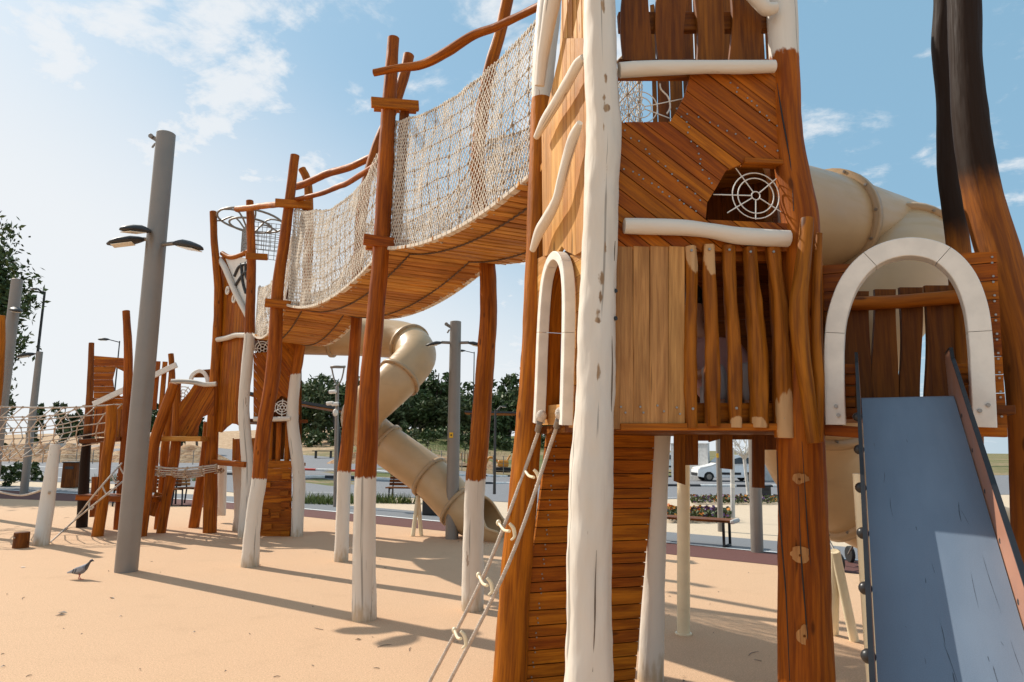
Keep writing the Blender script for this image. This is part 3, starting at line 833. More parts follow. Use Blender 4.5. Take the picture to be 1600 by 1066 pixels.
# ---------------------------------------------------------------- slide platform with arch
SD = V((-.462, -.887, 0)); SS = V((.887, -.462, 0))
AP = Plane(P(1306, 660, 3.78), SS)
plat = thing('slide_platform', (2.2, 3.9, 0), 'timber platform with a white arch above the blue slide and two burnt posts', 'slide platform')
PB = lambda z0: (lambda p, d, s: (z0 - p.z) )
log('corner_post', [(1500, -120), (1506, -10), (1509, 100), (1518, 200), (1534, 300), (1556, 380), (1580, 470), (1603, 560), (1615, 700), (1622, 860), (1628, 1066)], 3.75,
    [30, 31, 30, 33, 34, 38, 38, 40, 41, 42, 44], plat, 'burnt', lambda p, d, s: 3.15 - p.z, .05, 24)
log('corner_post', [(1468, -100), (1474, 0), (1470, 70), (1478, 150), (1482, 270), (1497, 380), (1506, 500), (1512, 640), (1516, 800)], 4.35,
    [16, 18, 17, 18, 19, 21, 22, 23, 24], plat, 'burnt', lambda p, d, s: 3.05 - p.z, .05, 18)
mb = MB()
mb.planks(AP, U(AP, [(1498, 391), (1560, 389), (1566, 500), (1572, 600), (1578, 668), (1520, 668), (1528, 560), (1520, 470)]), 0, .105, .035, -.06, .005)
for i in range(9):
    for k in (0, 1): mb.disc(AP.hit(1550 + i * 1.9, 402 + i * 30 + k * 9, -.058), AP.n, .006, .006, 7, mat=1)
mb.build('front_panel', [M['wood'], M['screw']], plat); mb = MB()
mb.planks(AP, U(AP, [(1266, 412), (1330, 408), (1318, 470), (1312, 560), (1316, 668), (1276, 668)]), 0, .11, .035, -.06, .005)
mb.build('front_panel', M['wood'], plat)
mb = MB()
ar = [AP.hit(x, y, .02) for x, y in ((1306, 664), (1304, 600), (1304, 540), (1310, 490), (1330, 440), (1366, 404), (1416, 389), (1466, 398), (1502, 430), (1523, 480), (1531, 540), (1534, 600), (1537, 668))]
mb.sweep(ar, AP.n, .101, .10, 6, 5)
o = mb.build('arch_frame', M['paint'], plat)
for x, y in ((1306, 635), (1310, 649), (1544, 633), (1531, 642)): mb = MB(); mb.disc(AP.hit(x, y, .071), AP.n, .010, .008, 10); mb.build('screw', M['screw'], o)
Yb = 4.42
bk = Plane(P(1316, 600, Yb), (1, -.12))
for i, (a, b, y0) in enumerate(((1312, 1360, 455), (1365, 1402, 452), (1407, 1440, 449), (1447, 1506, 446))):
    wavy(bk, a, b, y0, 640, 0, .03, plat, 'darkwood', 'back_board', 2.5, 20 + i, .35)
mb = MB(); mb.tube([bk.hit(x, y, .05) for x, y in ((1300, 475), (1350, 474), (1400, 472), (1450, 468), (1500, 464))], .045, n=14, sub=6, wob=.08, coat=10.)
mb.build('rail', M['log'], plat)
mb = MB()
a = AP.hit(1290, 668, -.05); 
for k in range(9):
    c = AP.at(.33, 0, -.10 - k * .118) ; c.z = 1.86 - .0
    mb.box(c, AP.u, AP.n, (0, 0, 1), .98, .112, .045)
mb.build('deck', M['darkwood'], plat)
mb = MB(); mb.board(AP.hit(1282, 672, -.03), AP.hit(1345, 676, -.03), (0, 0, 1), .06, .08); mb.build('beam', M['wood'], plat); mb = MB(); mb.board(AP.hit(1496, 672, -.03), AP.hit(1572, 674, -.03), (0, 0, 1), .06, .08)
mb.build('beam', M['wood'], plat)
mb = MB()
for y in (577, 594, 612, 630, 648): mb.board(AP.hit(1316, y, -.11), AP.hit(1337, y, -.11), (0, 0, 1), .055, .05)
mb.build('cheek_boards', M['wood'], plat); mb = MB()
for y in (577, 594, 612, 630, 648): mb.board(AP.hit(1492, y, -.11), AP.hit(1516, y, -.11), (0, 0, 1), .055, .05)
mb.build('cheek_boards', M['wood'], plat)

# the blue slide
TL = P(1346, 622, 3.8)
slide = thing('slide', (TL + SD * 2.6).to_tuple()[:2] + (0,), 'straight slide with blue bed and terracotta sides running down from the white arch', 'slide')
prof = [(-.25, 0.0), (0, 0), (.10, -.035)] + [(.10 + .25 * i, -.035 - .155 * i) for i in range(1, 10)]
e = prof[-1]; prof += [(e[0] + .2, e[1] - .11), (e[0] + .42, e[1] - .18), (e[0] + .75, e[1] - .205), (e[0] + 1.0, e[1] - .21)]
Wd = .43
def slp(t, dz, s): return TL + SD * t + V((0, 0, dz)) + SS * s
mb = MB(); cv = crom(prof, 4); vs, gs, fs = [], [], []
for i, (t, dz) in enumerate(cv):
    for s in (0, Wd):
        for k in (0, -.025): vs.append(slp(t, dz + k, s)); gs.append((t * 1.2, s, k))
for i in range(len(cv) - 1):
    b = i * 4; q = b + 4
    fs += [(b, b + 2, q + 2, q), (b + 1, q + 1, q + 3, b + 3), (b, q, q + 1, b + 1), (b + 2, b + 3, q + 3, q + 2)]
fs += [(0, 1, 3, 2), (len(vs) - 4, len(vs) - 2, len(vs) - 1, len(vs) - 3)]
mb.add(vs, fs, gs, .5, 1., 0, False)
pa, pb, pc = slp(.3, -.035 - .155 * .8, 0), slp(1.6, -.035 - .155 * 6, 0), slp(.3, -.035 - .155 * .8, Wd)
bn = (pb - pa).cross(pc - pa).normalized(); bn = bn if bn.z > 0 else -bn
def onbed(cx, cy):
    d = ray(1200 + cx * .4184, 620 + cy * .4184); o = V((0, 0, EYE)); return o + d * ((pa - o).dot(bn) / d.dot(bn)) + bn * .0007
for L, w in (([(434, 280), (436, 300), (432, 322)], 2), ([(456, 375), (458, 410), (468, 452)], 2), ([(712, 392), (714, 430), (722, 468)], 4), ([(716, 418), (735, 448), (752, 482)], 1.6), ([(800, 590), (830, 690), (872, 812)], 1.6), ([(756, 650), (770, 720), (787, 792)], 1.5),
             ([(645, 848), (655, 890), (662, 930)], 3), ([(655, 920), (680, 985), (712, 1080)], 3), ([(612, 622), (617, 640), (623, 660)], 2), ([(588, 676), (589, 690), (590, 698)], 3), ([(840, 1005), (848, 1035), (860, 1075)], 4), ([(905, 908), (925, 970), (952, 1042)], 1.5), ([(516, 158), (519, 166), (521, 172)], 2), ([(512, 858), (516, 861), (519, 862)], 3), ([(585, 975), (588, 988), (590, 1000)], 2), ([(552, 484), (554, 492), (556, 500)], 3), ([(820, 968), (823, 980), (826, 990)], 3), ([(690, 1030), (694, 1050), (699, 1075)], 6), ([(870, 915), (874, 922), (880, 930)], 2)):
    q = crom(L, 4); n = len(q); vs = []
    for i, (x, y) in enumerate(q):
        ww = w * math.sin(PI * (i + .35) / (n - .3)) * random.uniform(.25, .6); vs += [onbed(x - ww, y), onbed(x + ww, y)]
    mb.add(vs, [(2 * i, 2 * i + 1, 2 * i + 3, 2 * i + 2) for i in range(n - 1)], vs, .5, 1., 1)
mb.build('slide_bed', [M['slide'], M['scuff']], slide)
for s0, s1, flip in ((-.018, -.004, 0), (Wd + .004, Wd + .020, 1)):
    mb = MB(); vs, fs = [], []
    for i, (t, dz) in enumerate(cv):
        up = .20 if t > .0 else .26
        up *= ss(cv[-1][0] + .05, cv[-1][0] - .5, t) * .9 + .1
        lo = -.09
        for s, z in ((s0, lo), (s1, lo), (s1, up - .014), (s0, up - .014)): vs.append(slp(t, dz + z, s))
    for i in range(len(cv) - 1):
        for j in range(4): fs.append((i * 4 + j, i * 4 + (j + 1) % 4, (i + 1) * 4 + (j + 1) % 4, (i + 1) * 4 + j))
    n = len(vs); fs += [(3, 2, 1, 0), (n - 4, n - 3, n - 2, n - 1)]
    mb.add(vs, fs, vs); sidep = mb.build('side_panel', M['terra'], slide)
    mb = MB(); vs, fs = [], []
    for i, (t, dz) in enumerate(cv):
        up = .20 if t > .0 else .26
        up *= ss(cv[-1][0] + .05, cv[-1][0] - .5, t) * .9 + .1
        for s, z in ((s0 - .001, up - .014), (s1 + .001, up - .014), (s1 + .001, up - .002), (s0 - .001, up - .002)): vs.append(slp(t, dz + z, s))
    fs = [(i * 4 + j, i * 4 + (j + 1) % 4, (i + 1) * 4 + (j + 1) % 4, (i + 1) * 4 + j) for i in range(len(cv) - 1) for j in range(4)]
    fs += [(3, 2, 1, 0), (n - 4, n - 3, n - 2, n - 1)]
    mb.add(vs, fs, vs); mb.build('edge_strip', M['black'], sidep)
    for k in range(9):
        mb = MB(); t = .28 + k * .27; dz = -.035 - .155 * (t - .1) / .25 + .03
        c = slp(t, dz, s0 - .004 if not flip else s1 + .004); mb.ball(c, .024, .024, .024, 12); mb.build('bolt_cap', M['bolt'], sidep)
mb = MB()
c = P(1355, 900, 3.35); mb.tube([V((c.x, c.y, slp(.6, -.4, 0).z)), V((c.x, c.y, -.03))], .034, n=14, sub=1)
mb.build('leg', M['cream'], slide)

# ---------------------------------------------------------------- tube slides
def tube_slide(label, path, r, flanges, legs, open_end=True, base=None, sub=14):
    root = thing('tube_slide', base, label, 'tube slide')
    q = [V(p) for p in crom([tuple(p) for p in path], sub)]; N = len(q)
    mb = MB(); mb.tube(q, r, n=40, sub=1, cap=False, mat=0)
    # inside skin
    k = len(mb.v); mb.tube(q, r - .012, n=40, sub=1, cap=False)
    for f in range(len(mb.f) // 2, len(mb.f)): mb.f[f] = mb.f[f][::-1]
    mb.build('tube', M['tube'], root)
    for fl in flanges:
        i = min(range(1, N - 1), key=lambda a: (q[a] - V(fl)).length)
        t = (q[i + 1] - q[i - 1]).normalized(); w = .035
        mb = MB(); mb.tube([q[i] - t * w, q[i] - t * w * .98, q[i] + t * w * .98, q[i] + t * w], [r, r + .045, r + .045, r], n=40, sub=1, cap=False)
        a = V((0, 0, 1)) - t * t.z; a.normalize(); b = t.cross(a)
        for m in range(12):
            an = m * PI / 6; d = a * math.cos(an) + b * math.sin(an)
            mb.disc(q[i] + d * (r + .024) + t * w, t, .012, .008, 8, mat=1); mb.disc(q[i] + d * (r + .024) - t * w, -t, .012, .008, 8, mat=1)
        mb.build('flange', [M['flange'], M['screw']], root)
    for L in legs:
        for a, b in L: mb = MB(); mb.tube([a, b], .04, n=14, sub=1); mb.build('leg', M['cream'], root)
    return root, q
# far one: down from the far tower
pth = [P(440, 524, 14.3), P(520, 526, 14.25), (P(585, 528, 14.2)), P(632, 534, 13.95), P(650, 556, 13.45), P(626, 588, 13.0), P(597, 615, 12.85), P(571, 640, 13.05), P(566, 659, 13.5),
       P(581, 677, 13.75), P(606, 697, 13.72), P(671, 745, 13.45), P(716, 790, 13.15), P(738, 806, 13.05)]
g = G(652, 838)
ts, _ = tube_slide('beige tube slide curling down beyond the net bridge to a scoop shaped exit', pth, .40,
    [P(640, 540, 13.8), P(624, 590, 13.0), P(604, 695, 13.7), P(671, 745, 13.45), P(716, 790, 13.15), P(520, 526, 14.25)],
    [[(P(653, 775, 13.4), G(645, 838)), (P(653, 775, 13.4), G(658, 837))], [(P(706, 812, 13.1), G(705, 843))]], base=G(700, 842))
# the open scoop at its foot
mb = MB(); sc = [P(732, 803, 13.07), P(752, 812, 12.97), P(775, 820, 12.85), P(797, 827, 12.7)]
q = [V(a) for a in crom([tuple(p) for p in sc], 6)]; vs, fs = [], []; n = 18
for i, c in enumerate(q):
    t = (q[min(i + 1, len(q) - 1)] - q[max(i - 1, 0)]).normalized(); sdv = t.cross(V((0, 0, 1))).normalized(); up = sdv.cross(t)
    f = i / (len(q) - 1); span = PI * (1 - .52 * ss(.0, .75, f))
    for j in range(n + 1):
        an = -PI / 2 - span + 2 * span * j / n
        rr = .40
        vs.append(c + sdv * rr * math.cos(an) + up * rr * math.sin(an))
    for j in range(n + 1):
        an = -PI / 2 - span + 2 * span * j / n
        vs.append(c + sdv * (rr - .02) * math.cos(an) + up * (rr - .02) * math.sin(an))
w = 2 * (n + 1)
for i in range(len(q) - 1):
    for j in range(n):
        a = i * w + j; fs.append((a, a + 1, a + w + 1, a + w)); a += n + 1; fs.append((a, a + w, a + w + 1, a + 1))
mb.add(vs, fs, vs, .5, 1., 0, True)
for e in (0, n):
    rim = [vs[i * w + e] for i in range(len(q))]; mb.tube(rim, .03, n=8, sub=2)
mb.tube([vs[(len(q) - 1) * w + j] for j in range(n + 1)], .03, n=8, sub=1)
mb.build('exit_scoop', M['tube'], ts)
# near one: behind the arch
pth = [P(1130, 322, 4.75), P(1200, 334, 5.0), P(1285, 350, 5.4), P(1350, 368, 5.75), P(1396, 385, 5.85), P(1412, 408, 5.6), P(1388, 450, 5.35), P(1335, 520, 5.3), P(1284, 610, 5.5),
       P(1266, 690, 5.85), P(1312, 756, 6.05), P(1390, 800, 6.1), P(1480, 840, 6.1), P(1580, 872, 6.1)]
g1, g2 = G(1335, 1002), G(1303, 992)
tube_slide('wide beige tube slide spiralling down behind the white arch and the blue slide', pth, .41,
    [P(1290, 351, 5.42), P(1412, 402, 5.7), P(1275, 640, 5.6), P(1330, 768, 6.08)],
    [[(P(1305, 862, 6.1), g1), (P(1305, 862, 6.1), g2)]], base=G(1330, 1000))

# ---------------------------------------------------------------- net bridge
A0, D0, B0, C0_ = V((-1.41, 6.94, 0)), V((-.39, 7.37, 0)), V((-3.63, 9.84, 0)), V((-2.46, 10.33, 0))
bridge = thing('net_bridge', (-1.9, 8.2, 0), 'hanging plank bridge with cord netting on brown and white log posts between the towers', 'rope bridge')
def half(z0): return lambda p, d, s: p.z - z0 + .02 * noise.noise(p * 7)
log('bridge_post', [(615, 60), (608, 160), (602, 270), (596, 380), (588, 480), (578, 590), (574, 700), (571, 745), (570, 800), (569, 870), (569, 970)], 6.94, [10, 12, 13.5, 13.5, 14, 15.5, 16.5, 17, 17, 17.5, 19], bridge, 'log', half(P(571, 745, 6.94).z), .06, 18)
log('bridge_post', [(461, 243), (454, 300), (444, 380), (434, 450), (430, 540), (424, 600), (412, 670), (405, 748), (397, 800), (390, 885)], 9.84, [7.5, 8, 9, 10, 11.5, 12, 12, 12, 12, 14], bridge, 'log', half(P(405, 748, 9.84).z), .08, 16)
log('bridge_post', [(797, -20), (782, 50), (765, 110), (752, 190), (746, 260), (752, 340), (761, 410), (763, 500), (756, 600), (749, 690), (743, 750), (740, 830), (738, 954)], [6.75, 6.85, 6.95, 7.1, 7.2, 7.3] + [7.37] * 7, [10, 10, 10.5, 11, 11.5, 12, 13, 14, 14.5, 15, 15.5, 15.5, 17], bridge, 'log', half(P(743, 750, 7.37).z), .07, 18)
log('bridge_post', [(639, 86), (628, 130), (606, 190), (591, 225), (570, 300), (560, 400), (557, 500), (550, 600), (543, 690), (538, 738), (536, 800), (533, 878)], 10.33, [9, 9, 9, 9, 9, 9, 9, 9.5, 10, 10.5, 10.5, 11], bridge, 'log', half(P(540, 737, 10.33).z), .07, 16)
DW = 1.06
EL = [V((.19, 4.93, 3.74)), P(588, 386, 6.94), P(436, 474, 9.84), P(396, 521, 12.75)]
ER = [V((1.10, 5.34, 3.74)), P(768, 410, 7.37), P(562, 492, 10.33), P(478, 531, 13.08)]
for i in (1, 2):
    dv = (ER[i] - EL[i]).normalized() * .10; EL[i] = EL[i] + dv
SAG = [.17, .26, .26]
random.seed(11)
def edge(E, i, t, sag): 
    q = E[i].lerp(E[i + 1], t); q = q.copy(); q.z -= SAG[i] * sag * 4 * t * (1 - t); return q
TOPZ = [[(0, 1.33), (.35, 1.34), (.7, 1.38), (1, 1.43)], [(0, 1.40), (.25, 1.2), (.5, 1.25), (.8, 1.40), (1, 1.47)], [(0, 1.1), (.3, 1.0), (.7, .95), (1, .92)]]
def interp(L, t):
    for (a, x), (b, y) in zip(L, L[1:]):
        if t <= b: return x + (y - x) * ss(0, 1, (t - a) / (b - a))
    return L[-1][1]
for i in range(3):
    n = int((EL[i + 1] - EL[i]).length / .088)
    mb = MB()
    for k in range(n):
        t = (k + .5) / n
        a, b = edge(EL, i, t, 1), edge(ER, i, t, 1)
        t2 = (k + .9) / n; fw = (edge(EL, i, min(1, t2), 1) - a).normalized()
        nn = fw.cross(b - a).normalized()
        a = a + nn * random.uniform(-.006, .006); b = b + nn * random.uniform(-.006, .006)
        e = (b - a).normalized() * random.uniform(.0, .03)
        mb.board(a - e, b + e, fw, .070, .034)
    dk = mb.build('bridge_deck', M['deckwood'], bridge)
    for f in (.22, .78):
        mb = MB()
        N = int((EL[i + 1] - EL[i]).length / .035)
        for k in range(N):
            t, t2 = k / N, (k + 1.25) / N
            a = edge(EL, i, t, 1).lerp(edge(ER, i, t, 1), f); b = edge(EL, i, min(t2, 1), 1).lerp(edge(ER, i, min(t2, 1), 1), f)
            dz = V((0, 0, -.03)); dx = V((.006, .004, 0)) * (1 if k % 2 else -1)
            mb.tube([a + dz + dx, b + dz - dx], .008, n=5, sub=1)
        mb.build('chain', M['chain'], dk)
    # rubber edge caps along the near side
    for S, sg in ((EL, 0), (ER, 1)):
        # fine netting
        mb = MB(); L = (EL[i + 1] - EL[i]).length
        nu, nv = int(L / (.043, .050, .055)[i]), (36, 30, 26)[i]
        def node(u, v, jit=0):
            p = edge(S, i, u, 1); top = interp(TOPZ[i], u)
            out = (EL[i] - ER[i]).normalized() * (1 if sg == 0 else -1)
            bul = .06 * math.sin(PI * v) * (.6 + noise.noise(V((u * 4 + i * 7, v * 2, sg * 5)))) + .03 * noise.noise(V((u * 11 + i * 3, v * 5, sg * 9)))
            q = p + V((0, 0, top * v + .02 * noise.noise(V((u * 9, v * 6, 4 + i))))) + out * (bul * min(1, 5 * u + .1, 5 * (1 - u) + .1) - .03)
            q += (edge(S, i, min(1, u + .01), 1) - edge(S, i, max(0, u - .01), 1)).normalized() * (.016 * noise.noise(V((u * 8, v * 5, 9 + i + sg))) * math.sin(PI * u))
            return q
        nodes = {}
        for j in range(nv + 1):
            for k in range(nu + 1):
                u = min(1, max(0, (k + (.5 if j % 2 else 0)) / nu)); nodes[k, j] = node(u, j / nv) + V((random.uniform(-1, 1), random.uniform(-1, 1), random.uniform(-1, 1))) * .0028
        rr = (.0047, .0043, .0042)[i]
        def strand(a, b, r=rr):
            d = (b - a).normalized(); x = d.cross(V((.3, .2, 1))).normalized(); y = d.cross(x)
            vs = [c + (x * math.cos(w_) + y * math.sin(w_)) * r for c in (a, b) for w_ in (0, 2.094, 4.189)]
            mb.add(vs, [(0, 1, 4, 3), (1, 2, 5, 4), (2, 0, 3, 5)], vs, .5, 1., 0, True)
        for j in range(nv):
            for k in range(nu + 1):
                a = nodes[k, j]; strand(a, nodes[k, j + 1])
                k2 = k + (1 if j % 2 else -1)
                if 0 <= k2 <= nu: strand(a, nodes[k2, j + 1])
        net = mb.build('netting', M['net'], bridge)
        # carrying ropes and their knots
        mb = MB(); nU, nV = int(L / .16), 7
        for a in range(nU + 1): mb.tube([node(a / nU, b / nV) - (EL[i] - ER[i]).normalized() * (.03 if sg == 0 else -.03) for b in range(nV + 1)], .0055, n=5, sub=1, mat=0)
        for b in range(nV + 1): mb.tube([node(a / nU, b / nV) - (EL[i] - ER[i]).normalized() * (.03 if sg == 0 else -.03) for a in range(nU + 1)], .0055 if b < nV else .012, n=5, sub=1, mat=0)
        for a in range(nU + 1):
            for b in range(nV + 1): mb.ball(node(a / nU, b / nV) - (EL[i] - ER[i]).normalized() * (.03 if sg == 0 else -.03), .018, .018, .022, 6, mat=1)
        mb.build('rope_grid', [M['knot'], M['knot']], net)
        mb = MB(); m = int(L / .085)
        for k in range(m):
            t = (k + .5) / m; c = edge(S, i, t, 1); f2 = (edge(S, i, min(1, t + .01), 1) - edge(S, i, max(0, t - .01), 1)).normalized()
            mb.board(c - f2 * .038 , c + f2 * .038, (0, 0, 1), .034, .06)
        mb.build('edge_cap', M['net'], dk)
def hb(name, a, b, w=.13, t=.05, mat='wood', off=V((0, 0, 0))):
    mb = MB(); mb.board(V(a) + off, V(b) + off, (0, 0, 1), w, t); return mb.build(name, M[mat], bridge)
def cross(x0, y0, Y0, x1, y1, Y1, h, th, mat='wood', name='crossbeam'):
    return hb(name, P(x0, y0, Y0), P(x1, y1, Y1), h, th, mat)
cross(568, 374, 6.82, 792, 406, 7.30, .11, .06); cross(572, 382, 7.04, 620, 388, 7.14, .11, .06)
cross(414, 473, 9.70, 592, 492, 10.2, .12, .07); cross(430, 476, 9.98, 470, 478, 10.1, .12, .07)
cross(580, 160, 6.80, 654, 166, 6.96, .11, .05); cross(584, 166, 7.08, 650, 170, 7.2, .11, .05)
cross(430, 317, 9.70, 486, 321, 9.84, .12, .06); cross(384, 400, 12.5, 418, 402, 12.7, .12, .06)
for (x0, y0, x1, y1, Y) in ((632, 172, 620, 372, 7.0), (478, 322, 452, 468, 9.95)):
    mb = MB(); mb.board(P(x0, y0, Y), P(x1, y1, Y), (1, .4, 0), .10, .05); mb.build('net_frame', M['darkwood'], bridge)
def rail(L, Ys, r):
    mb = MB(); mb.tube([P(x, y, Y) for (x, y), Y in zip(L, Ys)], [a * Y / FOC for a, Y in zip(r, Ys)], n=14, sub=6, wob=.12, coat=10.); mb.build('handrail', M['log'], bridge)
rail([(584, 114), (620, 107), (660, 101), (700, 80), (740, 55), (780, 40), (830, 16), (880, -8)], [6.75, 6.7, 6.6, 6.45, 6.3, 6.1, 5.8, 5.4], [6, 6.5, 7, 8.5, 7.5, 7, 7, 7])
rail([(462, 292), (480, 286), (510, 272), (545, 262), (592, 240)], [12.3, 12, 11.5, 11, 10.4], [6, 6, 6, 6, 6])
rail([(462, 312), (500, 303), (530, 291), (545, 285), (600, 250)], [9.8, 9.3, 8.7, 8.4, 7.2], [4, 4, 4.5, 4.5, 5])
rail([(370, 327), (390, 325), (420, 321), (450, 318)], [12.7, 12.2, 11.5, 10.2], [5, 5, 5, 5])

# rope ladder of the main tower
lad = thing('rope_ladder', G(700, 1075), 'rope ladder with short white rungs hanging from the tower doorway to the ground', 'rope ladder')
la = [LP.hit(846, 650, .05), P(836, 690, 4.75), P(760, 890, 4.85), P(668, 1072, 5.1)]
lb = [LP.hit(876, 646, .05), P(862, 690, 4.5), P(795, 880, 4.6), P(700, 1070, 4.9)]
for L in (la, lb):
    e = L[-1] + (L[-1] - L[-2]).normalized() * ((L[-1].z + .02) / max(.05, -(L[-1] - L[-2]).normalized().z))
    mb = MB(); mb.tube(L + ([e] if L[-1].z > .02 else []), .013, n=10, sub=10); o = mb.build('side_rope', M['rope'], lad)
    mb = MB(); d = (L[1] - L[0]).normalized(); mb.tube([L[0] + d * .08, L[0] + d * .17], .021, n=12, sub=1); mb.ball(L[0], .035, .03, .04, 10, mat=1)
    mb.build('thimble', [M['steel'], M['rope']], o)
for (x0, y0, x1, y1) in ((818, 731, 838, 748), (779, 817, 800, 832), (748, 899, 765, 917), (710, 985, 724, 1000)):
    mb = MB(); a, b = P(x0, y0, 4.82), P(x1 - 4, y1 - 2, 4.6); m = a.lerp(b, .5) - V((0, 0, .02))
    mb.tube([a, m, b], .010, n=10, sub=4); c = b
    mb.tube([c + V((0, -.02, .05)), c + V((.026, -.02, .02)), c + V((.034, -.02, -.03)), c + V((.01, -.02, -.055))], [.010, .013, .011, .006], n=10, sub=4)
    mb.ball(a, .018, .018, .022, 10)
    mb.build('rung', M['cream'], lad)

# ---------------------------------------------------------------- steel lamp masts
def lamp_head(mb_parent, c, d, L=.46):
    L *= 1.15
    d = V(d).normalized(); s = d.cross(V((0, 0, 1))).normalized(); up = s.cross(d)
    mb = MB(); vs, fs = [], []; n = 10
    prof = [(-.0, .03, .02), (.06, .07, .035), (.16, .12, .05), (.3, .135, .045), (.4, .10, .03), (.46, .03, .012)]
    for (x, w, h) in prof:
        x, w, h = x * L / .46, w * L / .46, h * 1.5 * L / .46
        for j in range(n):
            th = 2 * PI * j / n; yy = math.sin(th) * h
            vs.append(c + d * x + s * (math.cos(th) * w) + up * (yy if yy > 0 else yy * .45))
    for i in range(len(prof) - 1):
        for j in range(n): fs.append((i * n + j, i * n + (j + 1) % n, (i + 1) * n + (j + 1) % n, (i + 1) * n + j))
    fs += [tuple(range(n - 1, -1, -1)), tuple(range(len(vs) - n, len(vs)))]
    mb.add(vs, fs, vs, .5, 1., 0, True)
    for k in range(4): mb.board(c + d * .10 * L + up * .03 * L + s * (k - 1.5) * .04 * L, c + d * .5 * L + up * .05 * L + s * (k - 1.5) * .04 * L, up, .08 * L, .008)
    h = mb.build('lamp_head', M['iron'], mb_parent)
    mb = MB(); mb.box(c + d * .27 * L / .46 - up * .031 * L / .46, d, s, up, .26 * L / .46, .17 * L / .46, .012, ch=.005); mb.build('lamp_glass', M['glass'], h)
def mast(base, topz, r0, r1, label, heads=(), bracket=None, top=None, group='steel lamp masts'):
    base = V(base); k_ = math.cos(math.atan2(base.x, base.y)) * .97; r0 *= k_; r1 *= k_; top = V(top) if top else V((base.x, base.y, topz))
    t = thing('lamp_mast', base, label, 'lamp post', group)
    mb = MB(); mb.tube([base - V((0, 0, .05)), base.lerp(top, .3), base.lerp(top, .7), top], [r0, r0 * .7 + r1 * .3, r0 * .3 + r1 * .7, r1], n=36, sub=3)
    mb.build('pole', M['steel'], t)
    if bracket:
        d = V(bracket).normalized(); mb = MB(); c = top + V((0, 0, -.10))
        mb.board(c + d * r1 * .9, c + d * (r1 + .09) + V((0, 0, .06)), (0, 0, 1), .06, .012); mb.disc(c + d * (r1 + .07) + V((-.0, -.012, .05)), (0, -1, 0), .035, .02)
        mb.board(c + d * (r1 + .01) + V((0, 0, -.05)), c + d * (r1 + .05) + V((0, 0, -.12)), (0, 0, 1), .03, .012)
        mb.build('bracket', M['steel'], t)
    for z, d, arm, L in heads:
        d = V(d).normalized(); f = (z - base.z) / (top.z - base.z); c = base.lerp(top, f); r = r0 + (r1 - r0) * f
        mb = MB(); mb.tube([c + d * r * .8, c + d * (r + arm)], .028, n=10, sub=1); a = mb.build('arm', M['steel'], t)
        lamp_head(t, c + d * (r + arm - .02) + V((0, 0, -.01)), d + V((0, 0, -.22)), L)
    return t
mast(G(197, 893), 6.13, .165, .150, 'thick grey steel lamp mast with three lamp heads standing beside the pigeon', ((4.53, (-1, -.25, 0), .04, .42), (4.62, (-.3, -1, 0), .02, .42), (4.45, (1, -.35, 0), .22, .44)), (-1, -.1, 0))
tp = P(27, 437, 15.6); b = V((tp.x, 15.6, 0))
mast(b, 0, .165, .150, 'thick grey steel lamp mast at the left edge in front of the eucalyptus tree', ((4.72, (.9, -1, 0), .1, .40),), top=tp)
b = G(37, 773); mast(b, 0, .15, .125, 'shorter grey steel mast standing by the tree beside a thin dark street light', ((P(47, 553, b.y).z, (-1, -.2, 0), .05, .5),), top=P(62, 550, b.y))
b = G(706, 842); t = mast(b, 0, .125, .110, 'grey steel mast with two lamp heads and yellow sticker behind the curling tube slide', ((P(711, 536, b.y).z, (-1, -.25, 0), .16, .28), (P(711, 536, b.y).z, (1, -.25, 0), .16, .28)), (-1, 0, 0), top=P(712, 503, b.y))
mb = MB(); c = P(705, 680, b.y - .125); mb.box(c, (1, 0, 0), (0, 1, 0), (0, 0, 1), .07, .006, .10); mb.box(c - V((0, .004, 0)), (.7, 0, .7), (0, 1, 0), (-.7, 0, .7), .03, .006, .03, mat=1); mb.build('sticker', [M['sticker'], M['black']], t)
b = G(1183, 863); mast(b, 0, .108, .10, 'plain grey steel mast on the maroon strip seen just left of the brown tower post', (), top=P(1172, 430, b.y))
b = G(1126, 830); t = mast(b, 0, .062, .055, 'slim grey steel mast with a yellow sticker beside the flat bench end', (), top=P(1119, 560, b.y))
mb = MB(); c = P(1121, 712, b.y - .06); mb.box(c, (1, 0, 0), (0, 1, 0), (0, 0, 1), .05, .006, .09); mb.build('sticker', M['sticker'], t)
mb = MB(); b = G(1145, 806); mb.tube([b - V((0, 0, .05)), P(1144, 700, b.y)], .055, n=14, sub=1); mb.tube([P(1144.6, 762, b.y), P(1144.6, 756, b.y)], .058, n=14, sub=1, mat=1)
tag(mb.build('bollard_post', [M['concrete'], M['paint']], None, b), 'slim pale post with a white band on the sand paving before the van', 'post')

def street_light(px, py, Y, armd, label, zb=None, r=.07, L=.9):
    tp = P(px, py, Y); zb = hgt(tp.x, Y) if zb is None else zb
    t = thing('street_light', (tp.x, Y, zb), label, 'street light', 'thin street lights along the road')
    mb = MB(); mb.tube([V((tp.x, Y, zb - .1)), V((tp.x, Y, tp.z))], [r, r * .6], n=10, sub=2); mb.build('pole', M['iron'], t)
    for d in armd:
        d = V(d).normalized(); q = V((tp.x, Y, tp.z)); mb = MB(); mb.tube([q - V((0, 0, .1)), q + d * L + V((0, 0, .12))], .035, n=8, sub=1); mb.build('arm', M['iron'], t)
        lamp_head(t, q + d * L * .9 + V((0, 0, .10)), d, min(.75, L))
street_light(70, 456, 27, ((-1, 0, 0),), 'tall thin dark street light leaning up beside the shorter steel mast at left', L=.3)
street_light(187, 533, 52, ((-1, 0, 0),), 'distant street light rising above the timber boards at left', L=.9)
